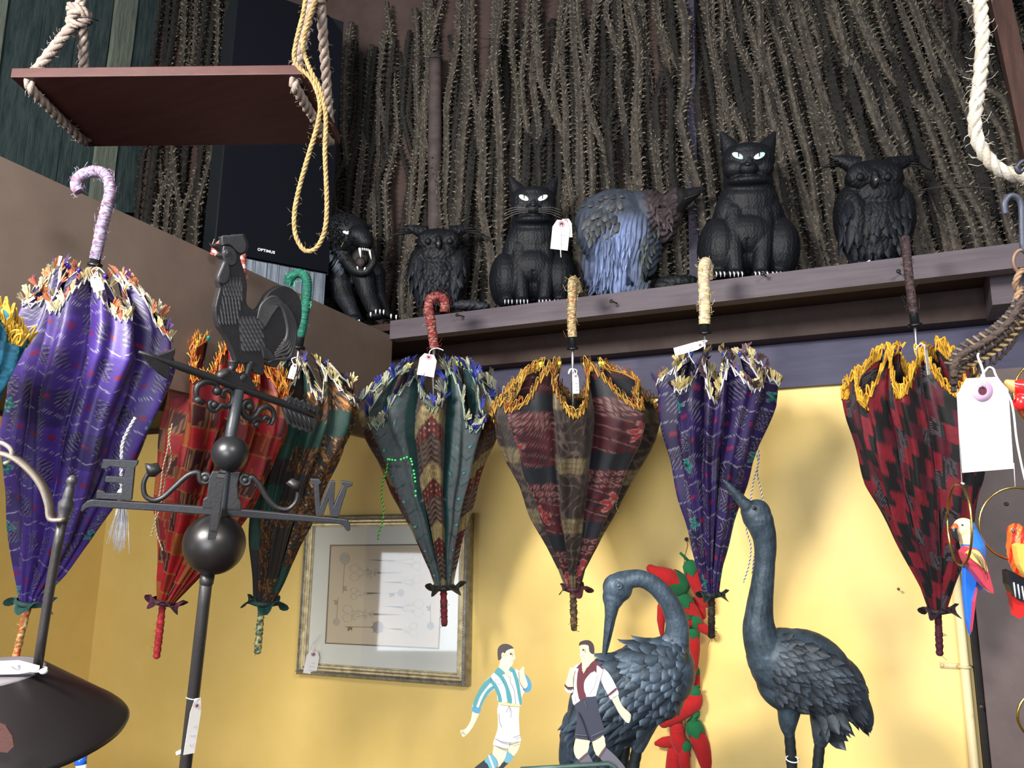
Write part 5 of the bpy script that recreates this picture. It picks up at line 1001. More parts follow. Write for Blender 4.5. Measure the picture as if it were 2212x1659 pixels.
scroll([(720, 1556), (700, 1530), (680, 1550), (690, 1590), (730, 1608), (780, 1560), (830, 1570), (875, 1540), (880, 1470), (840, 1430), (798, 1440), (790, 1480), (820, 1490)], c2, n1, o1, r=.0038)
scroll([(1315, 100), (1330, 70), (1290, 60), (1262, 100), (1274, 160), (1320, 190), (1362, 170), (1400, 118), (1450, 98), (1494, 130), (1504, 190), (1480, 240)], c3, n1, o1, r=.0042)
scroll([(1370, 240), (1350, 212), (1380, 190), (1412, 210), (1440, 180), (1470, 200), (1450, 240)], c3, n1, o1, r=.0032)
# stem, balls, pole
m = MB(); m.tube([P1((930, 1430)), at(497, 950, DV), at(489, 1010, DV), at(478, 1110, DV), at(466, 1150, DV)], [12.5*DV/F]*5, 18, (42, 46, 50)); m.build('stem', M_iron, wv)
m = MB(); m.ell(at(497, 979, DV), (39*DV/F,)*3, (30, 30, 33), CF, 36, 24); m.build('small_ball', M_ball, wv)
m = MB(); m.ell(at(463, 1175, DV), (65.5*DV/F,)*3, (28, 25, 25), CF, 48, 32); m.build('large_ball', M_ball, wv)
pe = axB+(axB-at(447, 1240, DV)).normalized()*((axB.z+.62)/abs((axB-at(447, 1240, DV)).normalized().z)); m = MB(); m.tube([at(449, 1225, DV).lerp(pe, i/12) for i in range(13)], 13*DV/F, 18, (42, 40, 40)); m.lathe(at(448, 1244, DV), axis, [(13*DV/F, -.012), (15*DV/F, -.010), (15*DV/F, .002), (0, .002)], 18, (36, 34, 34)); m.build('pole', M_iron, wv)
m = MB(); m.lathe(Vector((pe.x, pe.y, -.62)), Vector((0, 0, 1)), [(.09, 0), (.09, .006), (.02, .012), (.016, .03), (0, .03)], 24, IR); m.build('base', M_iron, wv)
# east-west arm
o2_ = at(478, 1080, DV); ad_ = at(750, 1140, 1.20)-at(180, 1092, 1.10); n2 = plane(ad_); F3 = lambda off: (lambda pts: [PL(*c3(*q), o2_+n2*off, n2) for q in pts])
arm = plate([(16, 900), (30, 860), (66, 824), (110, 812), (560, 840), (1250, 890), (2020, 960), (2066, 968), (2092, 1000), (2092, 1048), (2076, 1060), (2056, 1046), (2036, 1012), (1990, 1000), (1150, 944), (560, 900), (110, 872), (66, 882), (34, 912)], F3(0), n2, .009, 'direction_arm', wv, (36, 37, 42), .0014)
plate([(190, 503), (462, 516), (456, 545), (436, 570), (412, 822), (135, 808), (142, 750), (160, 738), (196, 750), (212, 766), (332, 768), (340, 692), (212, 682), (204, 668), (214, 634), (348, 640), (366, 576), (246, 560), (214, 582), (174, 574)], F3(-.001), n2, .008, 'letter_e', arm, (40, 41, 46), .001)['label'] = 'capital letter E seen from behind'
plate([(1786, 654), (1856, 660), (1872, 682), (1852, 700), (1862, 862), (1938, 668), (1976, 672), (1966, 858), (2034, 706), (2018, 690), (2026, 670), (2112, 684), (2106, 710), (2070, 724), (2000, 952), (1938, 946), (1924, 818), (1884, 936), (1828, 930), (1812, 706), (1786, 690)], F3(-.001), n2, .008, 'letter_w', arm, (40, 41, 46), .001)['label'] = 'capital letter W seen from behind'
plate([(1030, 596), (1250, 600), (1240, 640), (1225, 700), (1232, 800), (1252, 826), (1256, 900), (956, 880), (960, 812), (988, 792), (1000, 700), (1010, 640)], F3(0), n2, .010, 'hub_bracket', arm, IR, .0014)
scroll([(980, 655), (950, 662), (952, 630), (990, 620), (1010, 655), (985, 690), (940, 672), (920, 610), (840, 632), (740, 720), (650, 800), (575, 822), (512, 786), (500, 700), (528, 630), (572, 580)], c3, n2, o2_, .0036, [(512, 540), (550, 545), (610, 536), (625, 575), (645, 596), (590, 640), (540, 640), (522, 590)], par=arm)
scroll([(1285, 668), (1312, 668), (1306, 640), (1270, 630), (1248, 664), (1280, 700), (1318, 690), (1330, 640), (1392, 700), (1450, 800), (1524, 876), (1610, 892), (1672, 840), (1690, 760), (1670, 690)], c3, n2, o2_, .0036, [(1596, 690), (1626, 668), (1650, 655), (1680, 672), (1712, 682), (1694, 760), (1650, 740), (1622, 712)], par=arm)
# north-south arm runs towards the camera: seen end on
nd = -(n2*1.0); m = MB(); cc = at(474, 1096, DV)
for sgn in (1, -1):
    a0 = cc+nd*sgn*.012; a1 = cc+nd*sgn*.16; m.box((a0+a1)/2-axis*.004, (.0045, .075, .006), IR, (ad_.normalized(), nd, axis))
m.build('direction_arm', M_iron, wv, smooth=False)
for sgn, L_ in ((1, 'near'), (-1, 'far')):
    m = MB(); b0 = cc+nd*sgn*.135; X_ = lambda u, v: b0+nd*(u*.028*sgn)+axis*(v*.062+.002)
    for poly_ in ([(-1, 0), (-.5, 0), (-.5, 1), (-1, 1)], [(.5, 0), (1, 0), (1, 1), (.5, 1)], [(-1, 1), (-.5, 1), (1, 0), (.5, 0)]): m.poly([X_(u, v)-ad_.normalized()*.0045 for u, v in poly_], ad_.normalized(), .009, IR)
    m.build('letter', M_iron, wv, smooth=False)
price_tag(wv, (425, 1524), (-.16, 1), 24, 122, DV-.03, .75, [(402, 1507, .01), (410, 1510, -.012), (426, 1512, -.016), (430, 1509, 0)])
m = MB(); q = at(382, 1628, DV); m.tube([q, q+RT*.01+UP*.004, q+RT*.012], [.003, .004, .002], 6, (236, 236, 238)); m.build('string_end', M_yarn, wv)

# ------------------------------------------------------------------ conical metal lid with rod, lower left
DL = .85; s = DL/F
ld = thing('conical_metal_lantern', 'dark bronze conical metal lantern lid with an upright finial rod at lower left', 'lantern', at(-20, 1590, DL)+Vector((0, 0, -.62-at(-20, 1590, DL).z)))
T_ = at(-20, 1452, DL); R_ = at(-20, 1586, DL); up = (T_-R_).normalized(); Hh = (T_-R_).length
m = MB(); m.lathe(R_, up, [(262*s, -9*s), (270*s, -6*s), (273*s, 0), (268*s, 7*s), (252*s, 22*s), (230*s, 38*s), (108*s, Hh-2*s), (104*s, Hh)], 72, (27, 23, 23)); m.lathe(R_, up, [(262*s, -9*s), (248*s, 6*s), (104*s, Hh-8*s), (0, Hh-8*s)], 72, (28, 25, 24)); m.build('cone', M_ball, ld)
m = MB(); m.lathe(T_, up, [(0, 3*s), (98*s, 2*s), (106*s, 0), (104*s, -9*s), (88*s, -12*s)], 48, (104, 100, 104)); m.build('top_plate', M_iron, ld)
m = MB(); m.poly(pxs([(-6, 1560), (12, 1568), (26, 1590), (30, 1612), (16, 1626), (-6, 1624)], DL-.105), FW, .0015, (78, 50, 46)); o = m.build('rust_patch', M_iron, ld, smooth=False)
rp = [at(a, b, DL-.005) for a, b in [(80, 1450), (92, 1370), (108, 1270), (124, 1180), (134, 1128)]]
m = MB(); m.tube(rp, 10*s, 14, (44, 40, 39)); pt_ = at(134, 1126, DL-.005); dz = (at(156, 1036, DL-.005)-pt_); hL = dz.length; dz.normalize()
m.lathe(pt_, dz, [(10*s, -2*s), (13*s, 0), (13*s, 8*s), (11*s, 12*s), (15*s, 30*s), (16*s, 40*s), (10*s, 50*s), (11*s, 55*s), (10*s, 58*s), (9*s, 74*s), (6.5*s, 78*s), (11*s, 86*s), (11*s, 93*s), (5*s, 101*s), (0, 102*s)], 22, (54, 52, 54)); m.build('finial_rod', M_iron, ld)
m = MB(); P_ = spline(pxs([(140, 1122, -.01), (112, 1120, -.01), (106, 1088, -.01), (92, 1050, -.01), (66, 1016, -.01), (30, 988, -.01), (-10, 976, -.01)], DL), 6)
vs = []
for p in P_: vs += [p-FW*.006, p+FW*.006]
m.add(vs, [(2*i, 2*i+1, 2*i+3, 2*i+2) for i in range(len(P_)-1)], (112, 102, 92)); o = m.build('strap_handle', M_iron, ld); q = o.modifiers.new('s', 'SOLIDIFY'); q.thickness = 7*s; q.offset = 0
m = MB(); m.tube(spline(pxs([(-14, 956, -.01), (6, 958, -.01), (24, 972, -.01), (24, 992, -.01), (10, 1002, -.01)], DL), 6), 5*s, 8, (110, 104, 98)); m.build('curl', M_iron, ld)
m = MB(); a0 = at(-30, 1446, DL-.04); m.poly([at(*q, DL-.02) for q in [(-40, 1432), (40, 1428), (86, 1440), (84, 1448), (40, 1456), (-40, 1458)]], up, .001, (238, 236, 236)); m.lathe(at(32, 1440, DL-.02), up, [(5*s, .002), (11*s, .002)], 14, (190, 150, 158)); m.build('price_tag', M_paper, ld, smooth=False)
m = MB(); m.tube([at(84, 1446, DL-.01)+RT*.007*math.cos(a)+FW*.007*math.sin(a) for a in [2*PI*i/12 for i in range(13)]], .001, 5, (240, 240, 240)); m.ell(at(94, 1450, DL-.02), (.004, .004, .003), (240, 240, 242)); m.build('tag_string', M_yarn, ld)
m = MB(); m.lathe(Vector((R_.x, R_.y, -.62)), Vector((0, 0, 1)), [(.07, 0), (.07, .01), (.016, .02), (.014, R_.z+.62-.01), (.03, R_.z+.62-.004+Hh*.5), (0, R_.z+.62+Hh*.6)], 24, (40, 36, 36)); m.build('stand', M_iron, ld)
bt = thing('blue_capped_bottle', 'white tube with a bright blue collar below the lantern lid', 'bottle', at(172, 1700, 1.5)); bt.location.z = -.62; OFF[bt] = tuple(bt.location)
m = MB(); c0 = at(176, 1650, 1.5); m.lathe(Vector((c0.x, c0.y, -.62)), Vector((0, 0, 1)), [(.03, 0), (.032, .01), (.032, .12), (.010, .15), (.009, c0.z+.62), (0, c0.z+.62)], 20, (214, 216, 222)); m.build('tube', M_gloss, bt)
m = MB(); m.lathe(at(174, 1646, 1.5), Vector((0, 0, 1)), [(.0095, -.004), (.0105, -.003), (.010, .012), (0, .013)], 18, (34, 92, 190)); m.build('collar', M_gloss, bt)

# ------------------------------------------------------------------ painted footballer cut-outs
DF = 1.36
c6 = lambda x, y: (980+x/5.267, 1360+y/5.267)
of = at(1150, 1500, DF); nf = FW.copy(); nf.z *= .0; nf.normalize()
def PF(q, off=0.): a = c6(*q); return PL(a[0], a[1], of+nf*off, nf)
SK, WH, TE, MA, DKN, HRC = (246, 232, 186), (236, 234, 232), (70, 150, 158), (104, 40, 52), (56, 58, 76), (58, 44, 46)
def figure(label, base_pts, layers, lines, standx):
    bp = PF((standx, 1700)); z0 = thing('footballer_cutout', label, 'cutout', Vector((bp.x, bp.y, -.62)))
    for i, b in enumerate(base_pts):
        m = MB(); m.poly([PF(q) for q in smoothed(b[1], 2)], nf, .0045, b[2]); m.build(b[0], M_cut, z0, smooth=False)
    for i, (nm, pts, col) in enumerate(layers):
        m = MB(); m.poly([PF(q, -.0005-.00022*i) for q in smoothed(pts, 2)], nf, .0006+.0002*i, col); m.build(nm, M_cut, z0, smooth=False)
    m = MB()
    for pts, w_, col in lines: m.tube(spline([PF(q, -.0046) for q in pts], 4), w_*.00017, 4, col)
    m.build('painted_lines', M_paint, z0)
    m = MB(); t = PF((standx, 1600), .006); m.tube([t, Vector((t.x, t.y, -.61))], .003, 8, (40, 60, 56)); m.lathe(Vector((t.x, t.y, -.62)), Vector((0, 0, 1)), [(.05, 0), (.05, .006), (0, .008)], 20, (40, 60, 56)); m.build('stand', M_iron, z0); return z0
GL = (120, 118, 124)
figure('painted flat footballer cut-out in a teal and white striped shirt',
  [('head', [(515, 195), (560, 170), (640, 180), (682, 214), (690, 270), (702, 318), (690, 346), (680, 352), (678, 375), (660, 412), (635, 432), (655, 470), (640, 560), (590, 510), (505, 460), (515, 420), (530, 350), (505, 300)], SK),
   ('forearm', [(215, 930), (288, 950), (270, 1000), (222, 1100), (172, 1170), (150, 1190), (112, 1222), (92, 1200), (78, 1168), (80, 1146), (120, 1140), (160, 1098), (196, 1030), (206, 975)], SK),
   ('hand', [(745, 475), (770, 440), (790, 420), (803, 440), (800, 490), (826, 560), (842, 620), (836, 672), (800, 680), (765, 640), (750, 560)], SK),
   ('leg', [(460, 1310), (560, 1345), (625, 1355), (600, 1400), (590, 1450), (560, 1500), (500, 1580), (430, 1500), (440, 1420)], SK), ('leg', [(640, 1290), (755, 1270), (740, 1350), (680, 1440), (605, 1400)], SK),
   ('torso', [(512, 428), (460, 490), (418, 540), (440, 610), (465, 660), (492, 740), (512, 832), (620, 826), (742, 860), (776, 836), (778, 760), (806, 700), (765, 640), (748, 540), (742, 470), (700, 448), (650, 432), (640, 470), (640, 545), (580, 490)], WH),
   ('sleeve', [(425, 535), (370, 578), (300, 680), (240, 800), (210, 880), (208, 926), (290, 952), (330, 836), (380, 760), (440, 700), (470, 670), (452, 610)], WH),
   ('sleeve', [(800, 505), (845, 540), (880, 600), (886, 660), (862, 706), (815, 712), (770, 668), (800, 675), (834, 655), (840, 615), (822, 555)], (74, 148, 186)),
   ('shorts', [(520, 832), (740, 858), (746, 900), (742, 1010), (750, 1180), (766, 1240), (750, 1284), (650, 1310), (622, 1365), (560, 1360), (470, 1330), (448, 1300), (465, 1240), (500, 1130), (502, 1000), (496, 900)], WH),
   ('sock', [(430, 1415), (480, 1470), (499, 1550), (420, 1620), (350, 1700), (100, 1720), (240, 1575), (350, 1490)], (28, 34, 46)), ('sock', [(610, 1388), (680, 1448), (600, 1540), (500, 1640), (380, 1680), (500, 1560), (580, 1505)], (28, 34, 46))],
  [('hair', [(505, 345), (499, 290), (500, 230), (515, 195), (550, 168), (600, 162), (650, 180), (684, 214), (650, 218), (600, 240), (580, 272), (565, 258), (548, 265), (540, 290), (545, 320), (525, 348)], HRC),
   ('stripe', [(422, 542), (388, 572), (450, 640), (500, 760), (512, 832), (548, 828), (535, 740), (500, 650), (460, 590)], TE), ('stripe', [(472, 500), (540, 570), (590, 680), (612, 826), (660, 835), (655, 760), (620, 650), (580, 560), (540, 510)], TE), ('stripe', [(690, 452), (664, 480), (690, 560), (720, 690), (750, 852), (776, 834), (760, 720), (730, 560)], TE),
   ('collar', [(510, 428), (460, 492), (540, 515), (580, 488)], TE), ('collar', [(650, 432), (625, 457), (662, 482), (692, 450)], TE),
   ('stripe', [(418, 542), (330, 622), (250, 760), (218, 870), (250, 880), (290, 770), (350, 680), (420, 590)], TE), ('stripe', [(442, 640), (380, 690), (330, 770), (285, 884), (306, 890), (348, 800), (400, 720), (458, 665)], TE), ('cuff', [(210, 880), (302, 896), (290, 952), (208, 926)], (74, 148, 186)),
   ('waistband', [(520, 826), (744, 856), (742, 876), (516, 850)], (240, 224, 150)), ('sock_band', [(430, 1415), (480, 1470), (499, 1550), (455, 1585), (410, 1585), (385, 1530), (350, 1490)], (104, 164, 186)), ('sock_band', [(610, 1388), (680, 1448), (625, 1516), (580, 1500)], (104, 164, 186)), ('sock_stripe', [(392, 1440), (412, 1430), (468, 1576), (444, 1580)], (190, 216, 222))],
  [([(625, 262), (650, 255), (668, 262)], 4, (150, 140, 110)), ([(640, 278), (655, 276)], 12, (40, 34, 30)), ([(650, 350), (685, 348)], 3, (190, 120, 90)), ([(545, 300), (560, 262), (572, 300)], 2.5, (190, 176, 130)), ([(630, 870), (600, 940)], 3, GL), ([(630, 870), (655, 950), (648, 1000)], 3, GL), ([(468, 1238), (550, 1278), (650, 1290)], 4, GL), ([(480, 1325), (560, 1358), (618, 1366)], 4, GL), ([(675, 1232), (758, 1200)], 4, GL), ([(650, 1308), (745, 1282)], 4, GL), ([(515, 950), (520, 1040), (545, 1110)], 3, GL), ([(650, 545), (645, 600), (690, 700), (704, 850)], 3, GL), ([(740, 480), (752, 600), (800, 680)], 3, (90, 80, 80)), ([(470, 570), (540, 575), (552, 610), (490, 618), (470, 570)], 2, GL), ([(86, 1160), (100, 1190)], 3, GL), ([(100, 1150), (125, 1200)], 3, GL)], 440)
figure('painted flat footballer cut-out in a white shirt with maroon collar and dark shorts',
  [('head', [(1438, 170), (1530, 165), (1550, 240), (1596, 270), (1592, 330), (1602, 352), (1560, 420), (1500, 510), (1470, 500), (1450, 430), (1456, 362), (1446, 330), (1440, 306), (1431, 294), (1441, 270), (1434, 220)], SK),
   ('hand', [(1320, 442), (1350, 428), (1385, 458), (1382, 510), (1372, 600), (1350, 690), (1300, 690), (1272, 630), (1290, 560), (1310, 490)], SK),
   ('forearm', [(1870, 745), (1800, 785), (1840, 870), (1880, 950), (1940, 1030), (1970, 1058), (2000, 1056), (2016, 970), (1970, 920), (1920, 870), (1890, 810)], SK),
   ('leg', [(1390, 1240), (1540, 1260), (1542, 1300), (1522, 1395), (1425, 1480), (1376, 1420), (1368, 1340)], SK), ('leg', [(1575, 1270), (1700, 1200), (1722, 1280), (1724, 1340), (1650, 1445), (1600, 1380)], SK),
   ('sock', [(1522, 1392), (1580, 1500), (1640, 1620), (1600, 1690), (1480, 1550), (1425, 1478)], (106, 104, 116)), ('sock', [(1722, 1333), (1800, 1400), (1880, 1480), (1970, 1600), (1990, 1690), (1850, 1640), (1740, 1530), (1648, 1440)], (106, 104, 116)),
   ('torso', [(1460, 375), (1400, 400), (1368, 432), (1386, 480), (1366, 560), (1362, 720), (1344, 760), (1350, 800), (1370, 862), (1440, 806), (1520, 766), (1612, 760), (1630, 700), (1660, 600), (1690, 470), (1706, 440), (1640, 385), (1600, 350), (1560, 400), (1480, 505)], WH),
   ('sleeve', [(1262, 643), (1300, 672), (1358, 664), (1352, 716), (1310, 722), (1270, 692)], WH), ('sleeve', [(1706, 440), (1760, 490), (1820, 590), (1852, 660), (1877, 720), (1860, 762), (1800, 797), (1768, 770), (1750, 730), (1700, 640), (1672, 575), (1682, 480)], WH),
   ('shorts', [(1370, 858), (1440, 802), (1520, 762), (1612, 755), (1630, 820), (1660, 960), (1700, 1090), (1722, 1150), (1690, 1215), (1570, 1282), (1540, 1262), (1385, 1242), (1378, 1200), (1400, 1080), (1412, 1000), (1398, 930)], DKN)],
  [('hair', [(1425, 187), (1430, 150), (1465, 128), (1520, 119), (1565, 135), (1595, 180), (1602, 240), (1596, 277), (1570, 275), (1545, 250), (1538, 210), (1530, 180), (1480, 170), (1440, 178)], (64, 42, 44)),
   ('placket', [(1450, 400), (1475, 505), (1510, 440), (1590, 385), (1600, 470), (1560, 490), (1500, 560), (1480, 620), (1485, 700), (1507, 767), (1440, 808), (1415, 740), (1400, 640), (1405, 540), (1420, 450)], MA), ('collar', [(1456, 372), (1394, 438), (1452, 432)], MA), ('collar', [(1548, 398), (1600, 350), (1640, 380), (1706, 442), (1684, 446), (1626, 402), (1624, 492), (1586, 450), (1540, 430)], MA),
   ('cuff', [(1265, 618), (1300, 652), (1358, 652), (1352, 673), (1300, 681), (1262, 645)], (84, 36, 40)), ('sleeve_band', [(1846, 664), (1856, 682), (1766, 754), (1758, 738)], MA), ('sock_band', [(1524, 1392), (1530, 1404), (1432, 1488), (1424, 1476)], (120, 84, 86)), ('sock_band', [(1722, 1334), (1730, 1346), (1656, 1452), (1648, 1440)], (120, 84, 86))],
  [([(1455, 215), (1480, 206)], 4, (170, 150, 120)), ([(1466, 232), (1480, 230)], 12, (40, 34, 30)), ([(1450, 302), (1478, 300)], 3, (200, 110, 90)), ([(1545, 290), (1500, 360)], 2, (210, 190, 150)), ([(1385, 1192), (1530, 1206)], 3, (96, 98, 118)), ([(1560, 1216), (1712, 1144)], 3, (96, 98, 118)), ([(1420, 940), (1480, 1070), (1540, 1260)], 5, (24, 24, 34)), ([(1490, 820), (1510, 900)], 2, (100, 104, 122)), ([(1710, 440), (1676, 560), (1700, 640)], 3, GL), ([(1386, 470), (1362, 560), (1366, 690)], 3, (60, 50, 54)), ([(1640, 520), (1600, 650), (1540, 740)], 2.4, GL), ([(1380, 760), (1390, 820)], 2.4, GL), ([(1995, 975), (2005, 1000)], 2.4, GL), ([(1460, 470), (1505, 450)], 2.4, SK), ([(1465, 450), (1500, 470)], 2.4, SK)], 1600)
m = MB(); m.tube([PF((760, 1588), -.008), PF((1250, 1560), -.008), PF((1760, 1526), -.008), PF((1830, 1560), -.008), PF((1900, 1900), -.008)], .0035, 8, (60, 84, 78)); z_ = PF((1900, 1900), -.008); m.tube([PF((1900, 1900), -.008), Vector((z_.x, z_.y, -.615))], .0035, 8, (60, 84, 78)); tag(m.build('green_metal_bar', M_iron), 'thin grey green metal bar in front of the maroon collared footballer', 'bar')

# ------------------------------------------------------------------ right foreground: rope, hook, wicker, tag, parrots
DR = .78; s = DR/F
m = MB(); twist_rope(m, spline(pxs([(2112, -700), (2118, -60), (2117, 0), (2122, 80), (2118, 160), (2108, 230), (2106, 280), (2122, 325), (2150, 360), (2185, 378), (2225, 384), (2290, 380)], DR), 8), 15*s, (255, 246, 230), (240, 226, 206), fuzz=260, fr=.009, pitch=5.5)
tag(m.build('sisal_rope', M_rope), 'thick cream twisted sisal rope curving down at the top right', 'rope')
hk = thing('hanging_hook', 'dark steel hook with a ring and knotted jute cord at the right edge', 'hook', at(2196, 650, DR))
m = MB(); m.tube(spline(pxs([(2172, 462), (2170, 440), (2180, 424), (2196, 426), (2206, 444), (2208, 500), (2212, 540), (2236, 548)], DR), 7), 6.5*s, 12, (60, 64, 78)); m.build('steel_hook', M_iron, hk)
m = MB(); m.tube(spline(pxs([(2209, 366), (2202, 372), (2196, 362), (2206, 350), (2216, 348)], DR-.02), 6), 5*s, 10, (44, 46, 56)); m.build('steel_hook', M_iron, hk)
m = MB(); m.tube([at(2206, 564, DR)+(RT*math.cos(a)*17+UP*math.sin(a)*24)*s for a in [2*PI*i/24 for i in range(25)]], 4*s, 8, (120, 92, 76)); m.build('ring', M_iron, hk)
for y_ in (608, 648): m = MB(); twist_rope(m, [at(2210, y_, DR)+(RT*math.cos(a)*16+UP*math.sin(a)*24+FW*math.sin(a*2)*5)*s for a in [2*PI*i/24 for i in range(25)]], 7*s, (206, 168, 132), (170, 132, 100)); m.build('cord_link', M_rope, hk)
wk = thing('wicker_perch', 'grey brown woven wicker arch above the large white tag', 'basket', at(2140, 770, DR))
def arc(o_, dd=0): return pxs([(a, b+o_, dd) for a, b in [(2060, 800), (2062, 772), (2082, 748), (2118, 730), (2154, 706), (2184, 676), (2206, 640), (2230, 610), (2262, 590)]], DR)
base_ = spline(arc(0), 8); K = len(base_)
for j, (oy, dd, r, cl2) in enumerate(((0, 0, 11, (92, 84, 88)), (14, -.008, 9, (104, 86, 78)), (30, -.004, 9, (84, 70, 64)), (46, 0, 7, (98, 80, 70)))):
    m = MB(); Q = spline(arc(oy, dd), 8); twist_rope(m, Q, r*s, cl2, tuple(q*.75 for q in cl2), pitch=3.2, strands=4, fuzz=20, fr=.006); m.build('woven_strand', M_rope, wk)
for i in range(3, K-2, 3):
    p = base_[i]; t = (base_[i+1]-base_[i-1]).normalized(); n_ = t.cross(FW).normalized(); n_ = -n_ if n_.dot(UP) > 0 else n_; m = MB()
    m.tube(spline([p-n_*11*s-FW*6*s, p-n_*4*s-FW*15*s, p+n_*10*s-FW*19*s+t*5*s, p+n_*26*s-FW*12*s+t*8*s], 4), 2.8*s, 6, random.choice([(176, 148, 112), (140, 118, 104), (160, 140, 130), (110, 98, 104)])); m.build('wicker_stitch', M_rope, wk)
for i in range(10, K-6, 3):
    p = base_[i]-UP*46*s; m = MB(); m.tube([p-RT*9*s-FW*6*s, p+RT*2*s-FW*10*s-UP*2*s, p+RT*10*s-FW*6*s], [3*s, 4*s, 3*s], 6, (206, 176, 124) if i > 16 else (150, 122, 92)); m.build('cane_peg', M_rope, wk)
    if i > 16: m = MB(); m.tube(spline([p-UP*4*s, p-UP*18*s+RT*5*s, p-UP*32*s-RT*3*s], 4), 3*s, 6, (82, 66, 58)); m.build('hanging_strand', M_rope, wk)
m = MB(); cR = lambda x, y, dd=0.: at(1960+x/4.147, 650+y/4.147, DR-.035+dd); tgt = thing('large_price_tag', 'large blank white card tag with a pink ring hanging from the wicker arch', 'tag', cR(700, 1530))
m.poly([cR(530, 694), (cR(800, 680)), cR(905, 792), cR(952, 1502), cR(495, 1540), cR(447, 842)], FW, .0007, (244, 244, 244)); cdo = m.build('card', M_yarn, tgt, smooth=False)
hc = cR(670, 806, -.0008); m = MB(); m.lathe(hc, -FW, [(9*s, .0006), (22*s, .0006), (22*s, 0)], 28, (214, 176, 206)); m.build('pink_ring', M_paper, tgt); m = MB(); m.lathe(hc, -FW, [(0, .0007), (9*s, .0007)], 18, (92, 40, 56)); m.build('hole', M_paper, tgt)
m = MB()
for a, b in [((560, 1090), (660, 1100)), ((740, 1080), (790, 1120)), ((640, 1215), (690, 1222)), ((740, 1230), (860, 1270)), ((850, 1078), (872, 1082))]: m.tube([cR(*a, -.0006), cR((a[0]+b[0])/2, (a[1]+b[1])/2-8, -.0006), cR(*b, -.0006)], .3*s, 3, (216, 214, 216))
m.build('handwriting', M_paint, tgt)
m = MB(); m.tube(spline([cR(690, 770, -.002), cR(690, 700, -.006), cR(670, 600), cR(632, 500, .01), cR(640, 470, .03)], 5), 2.4*s, 6, (238, 238, 240)); m.tube(spline([cR(655, 770, -.002), cR(660, 690, -.006), cR(720, 600), cR(770, 610), cR(800, 680, -.004), cR(930, 900), cR(980, 1250), cR(1030, 1500), cR(1080, 1700)], 6), 2.2*s, 6, (240, 240, 242)); m.build('tag_string', M_yarn, tgt)
def ringo(par, px, py, rx, ry, nm='brass_ring', tilt=0, col=(206, 170, 90), r=2.6, d=DR):
    m = MB(); m.tube([at(px, py, d)+(RT*math.cos(a)*rx+UP*math.sin(a)*ry+FW*math.cos(a)*tilt)*s for a in [2*PI*i/40 for i in range(41)]], r*s, 8, col, 1.); return m.build(nm, M_steel, par)
def thread(par, a, b, d=DR): m = MB(); m.tube([at(*a, d), at(*b, d)], .9*s, 5, (214, 212, 214)); m.build('thread', M_yarn, par)
# blue parrot
bp = thing('parrot_on_ring', 'carved blue parrot with a cream face on an edge-on brass ring', 'parrot ornament', at(2096, 1372, DR))
ringo(bp, 2072, 1132, 16.5, 87, tilt=80); thread(bp, (2078, 1046), (2066, 826)); m = MB(); m.ell(at(2079, 1045, DR), (5*s, 5*s, 3*s), (220, 216, 206)); m.build('knot', M_yarn, bp)
B = Blob(DR); B.e(2084, 1140, 0, 24, 21, 20, -20); B.c([(2090, 1150, 0, 21), (2102, 1180, 0, 25), (2104, 1206, 2, 22), (2100, 1232, 6, 14), (2098, 1260, 8, 9)]); B.mesh(1.8, 4)
def pcf(C, x, y, v, N):
    C[:, :3] = lin((48, 112, 186)); k = (x < 2099+4*np.sin(y*.5)) & (y < 1176) & (x < 2104-(y-1150)*.35); C[k, :3] = lin((226, 204, 160)); k = (y > 1222); C[k, :3] = lin((34, 92, 190)); k = (x < 2078) & (y > 1190); C[k, :3] = lin((60, 122, 180))
fin(B, 'body', M_gloss, bp, (48, 112, 186), None, pcf)
B = Blob(DR-.004); B.c([(2064, 1136, 0, 6), (2060, 1146, 0, 7), (2064, 1160, 0, 7), (2070, 1168, 0, 3)]); B.mesh(1.4, 3); fin(B, 'beak', M_gloss, bp, (36, 36, 40), None, lambda C, x, y, v, N: C.__setitem__((y < 1141, slice(0, 3)), lin((216, 84, 40))))
for (nx_, pl_, c_, ins) in (('tail', [(2084, 1225), (2104, 1222), (2112, 1244), (2108, 1290), (2098, 1373), (2090, 1340), (2084, 1280)], (36, 100, 196), -.006), ('tail_edge', [(2112, 1270), (2109, 1300), (2101, 1362), (2099, 1366), (2104, 1300)], (170, 50, 70), -.009)):
    m = MB(); m.poly([at(a, b, DR+ins) for a, b in pl_], FW, .006 if nx_ == 'tail' else .004, c_); o = m.build(nx_, M_gloss, bp, smooth=False); q = o.modifiers.new('b', 'BEVEL'); q.width = .001; q.segments = 2
m = MB(); m.poly([at(a, b, DR-.018) for a, b in smoothed([(2084, 1196), (2096, 1184), (2114, 1188), (2128, 1208), (2140, 1246), (2148, 1282), (2134, 1274), (2112, 1246), (2094, 1222)], 3)], FW, .012, (176, 62, 76)); wn = m.build('wing', M_gloss, bp, smooth=False); q = wn.modifiers.new('b', 'BEVEL'); q.width = .002; q.segments = 3
m = MB(); m.poly([at(a, b, DR-.0195) for a, b in smoothed([(2088, 1194), (2098, 1187), (2114, 1191), (2127, 1212), (2134, 1236), (2118, 1222), (2100, 1208)], 3)], FW, .003, (222, 196, 116)); m.build('wing_patch', M_gloss, wn, smooth=False)
m = MB()
for k in range(4): m.tube(pxs([(2100+6*k, 1192+3*k, -.0205), (2108+7*k, 1204+5*k, -.0205), (2122+4*k, 1222+10*k, -.0205)], DR), .9*s, 4, (90, 74, 70))
m.build('feather_lines', M_paint, wn)
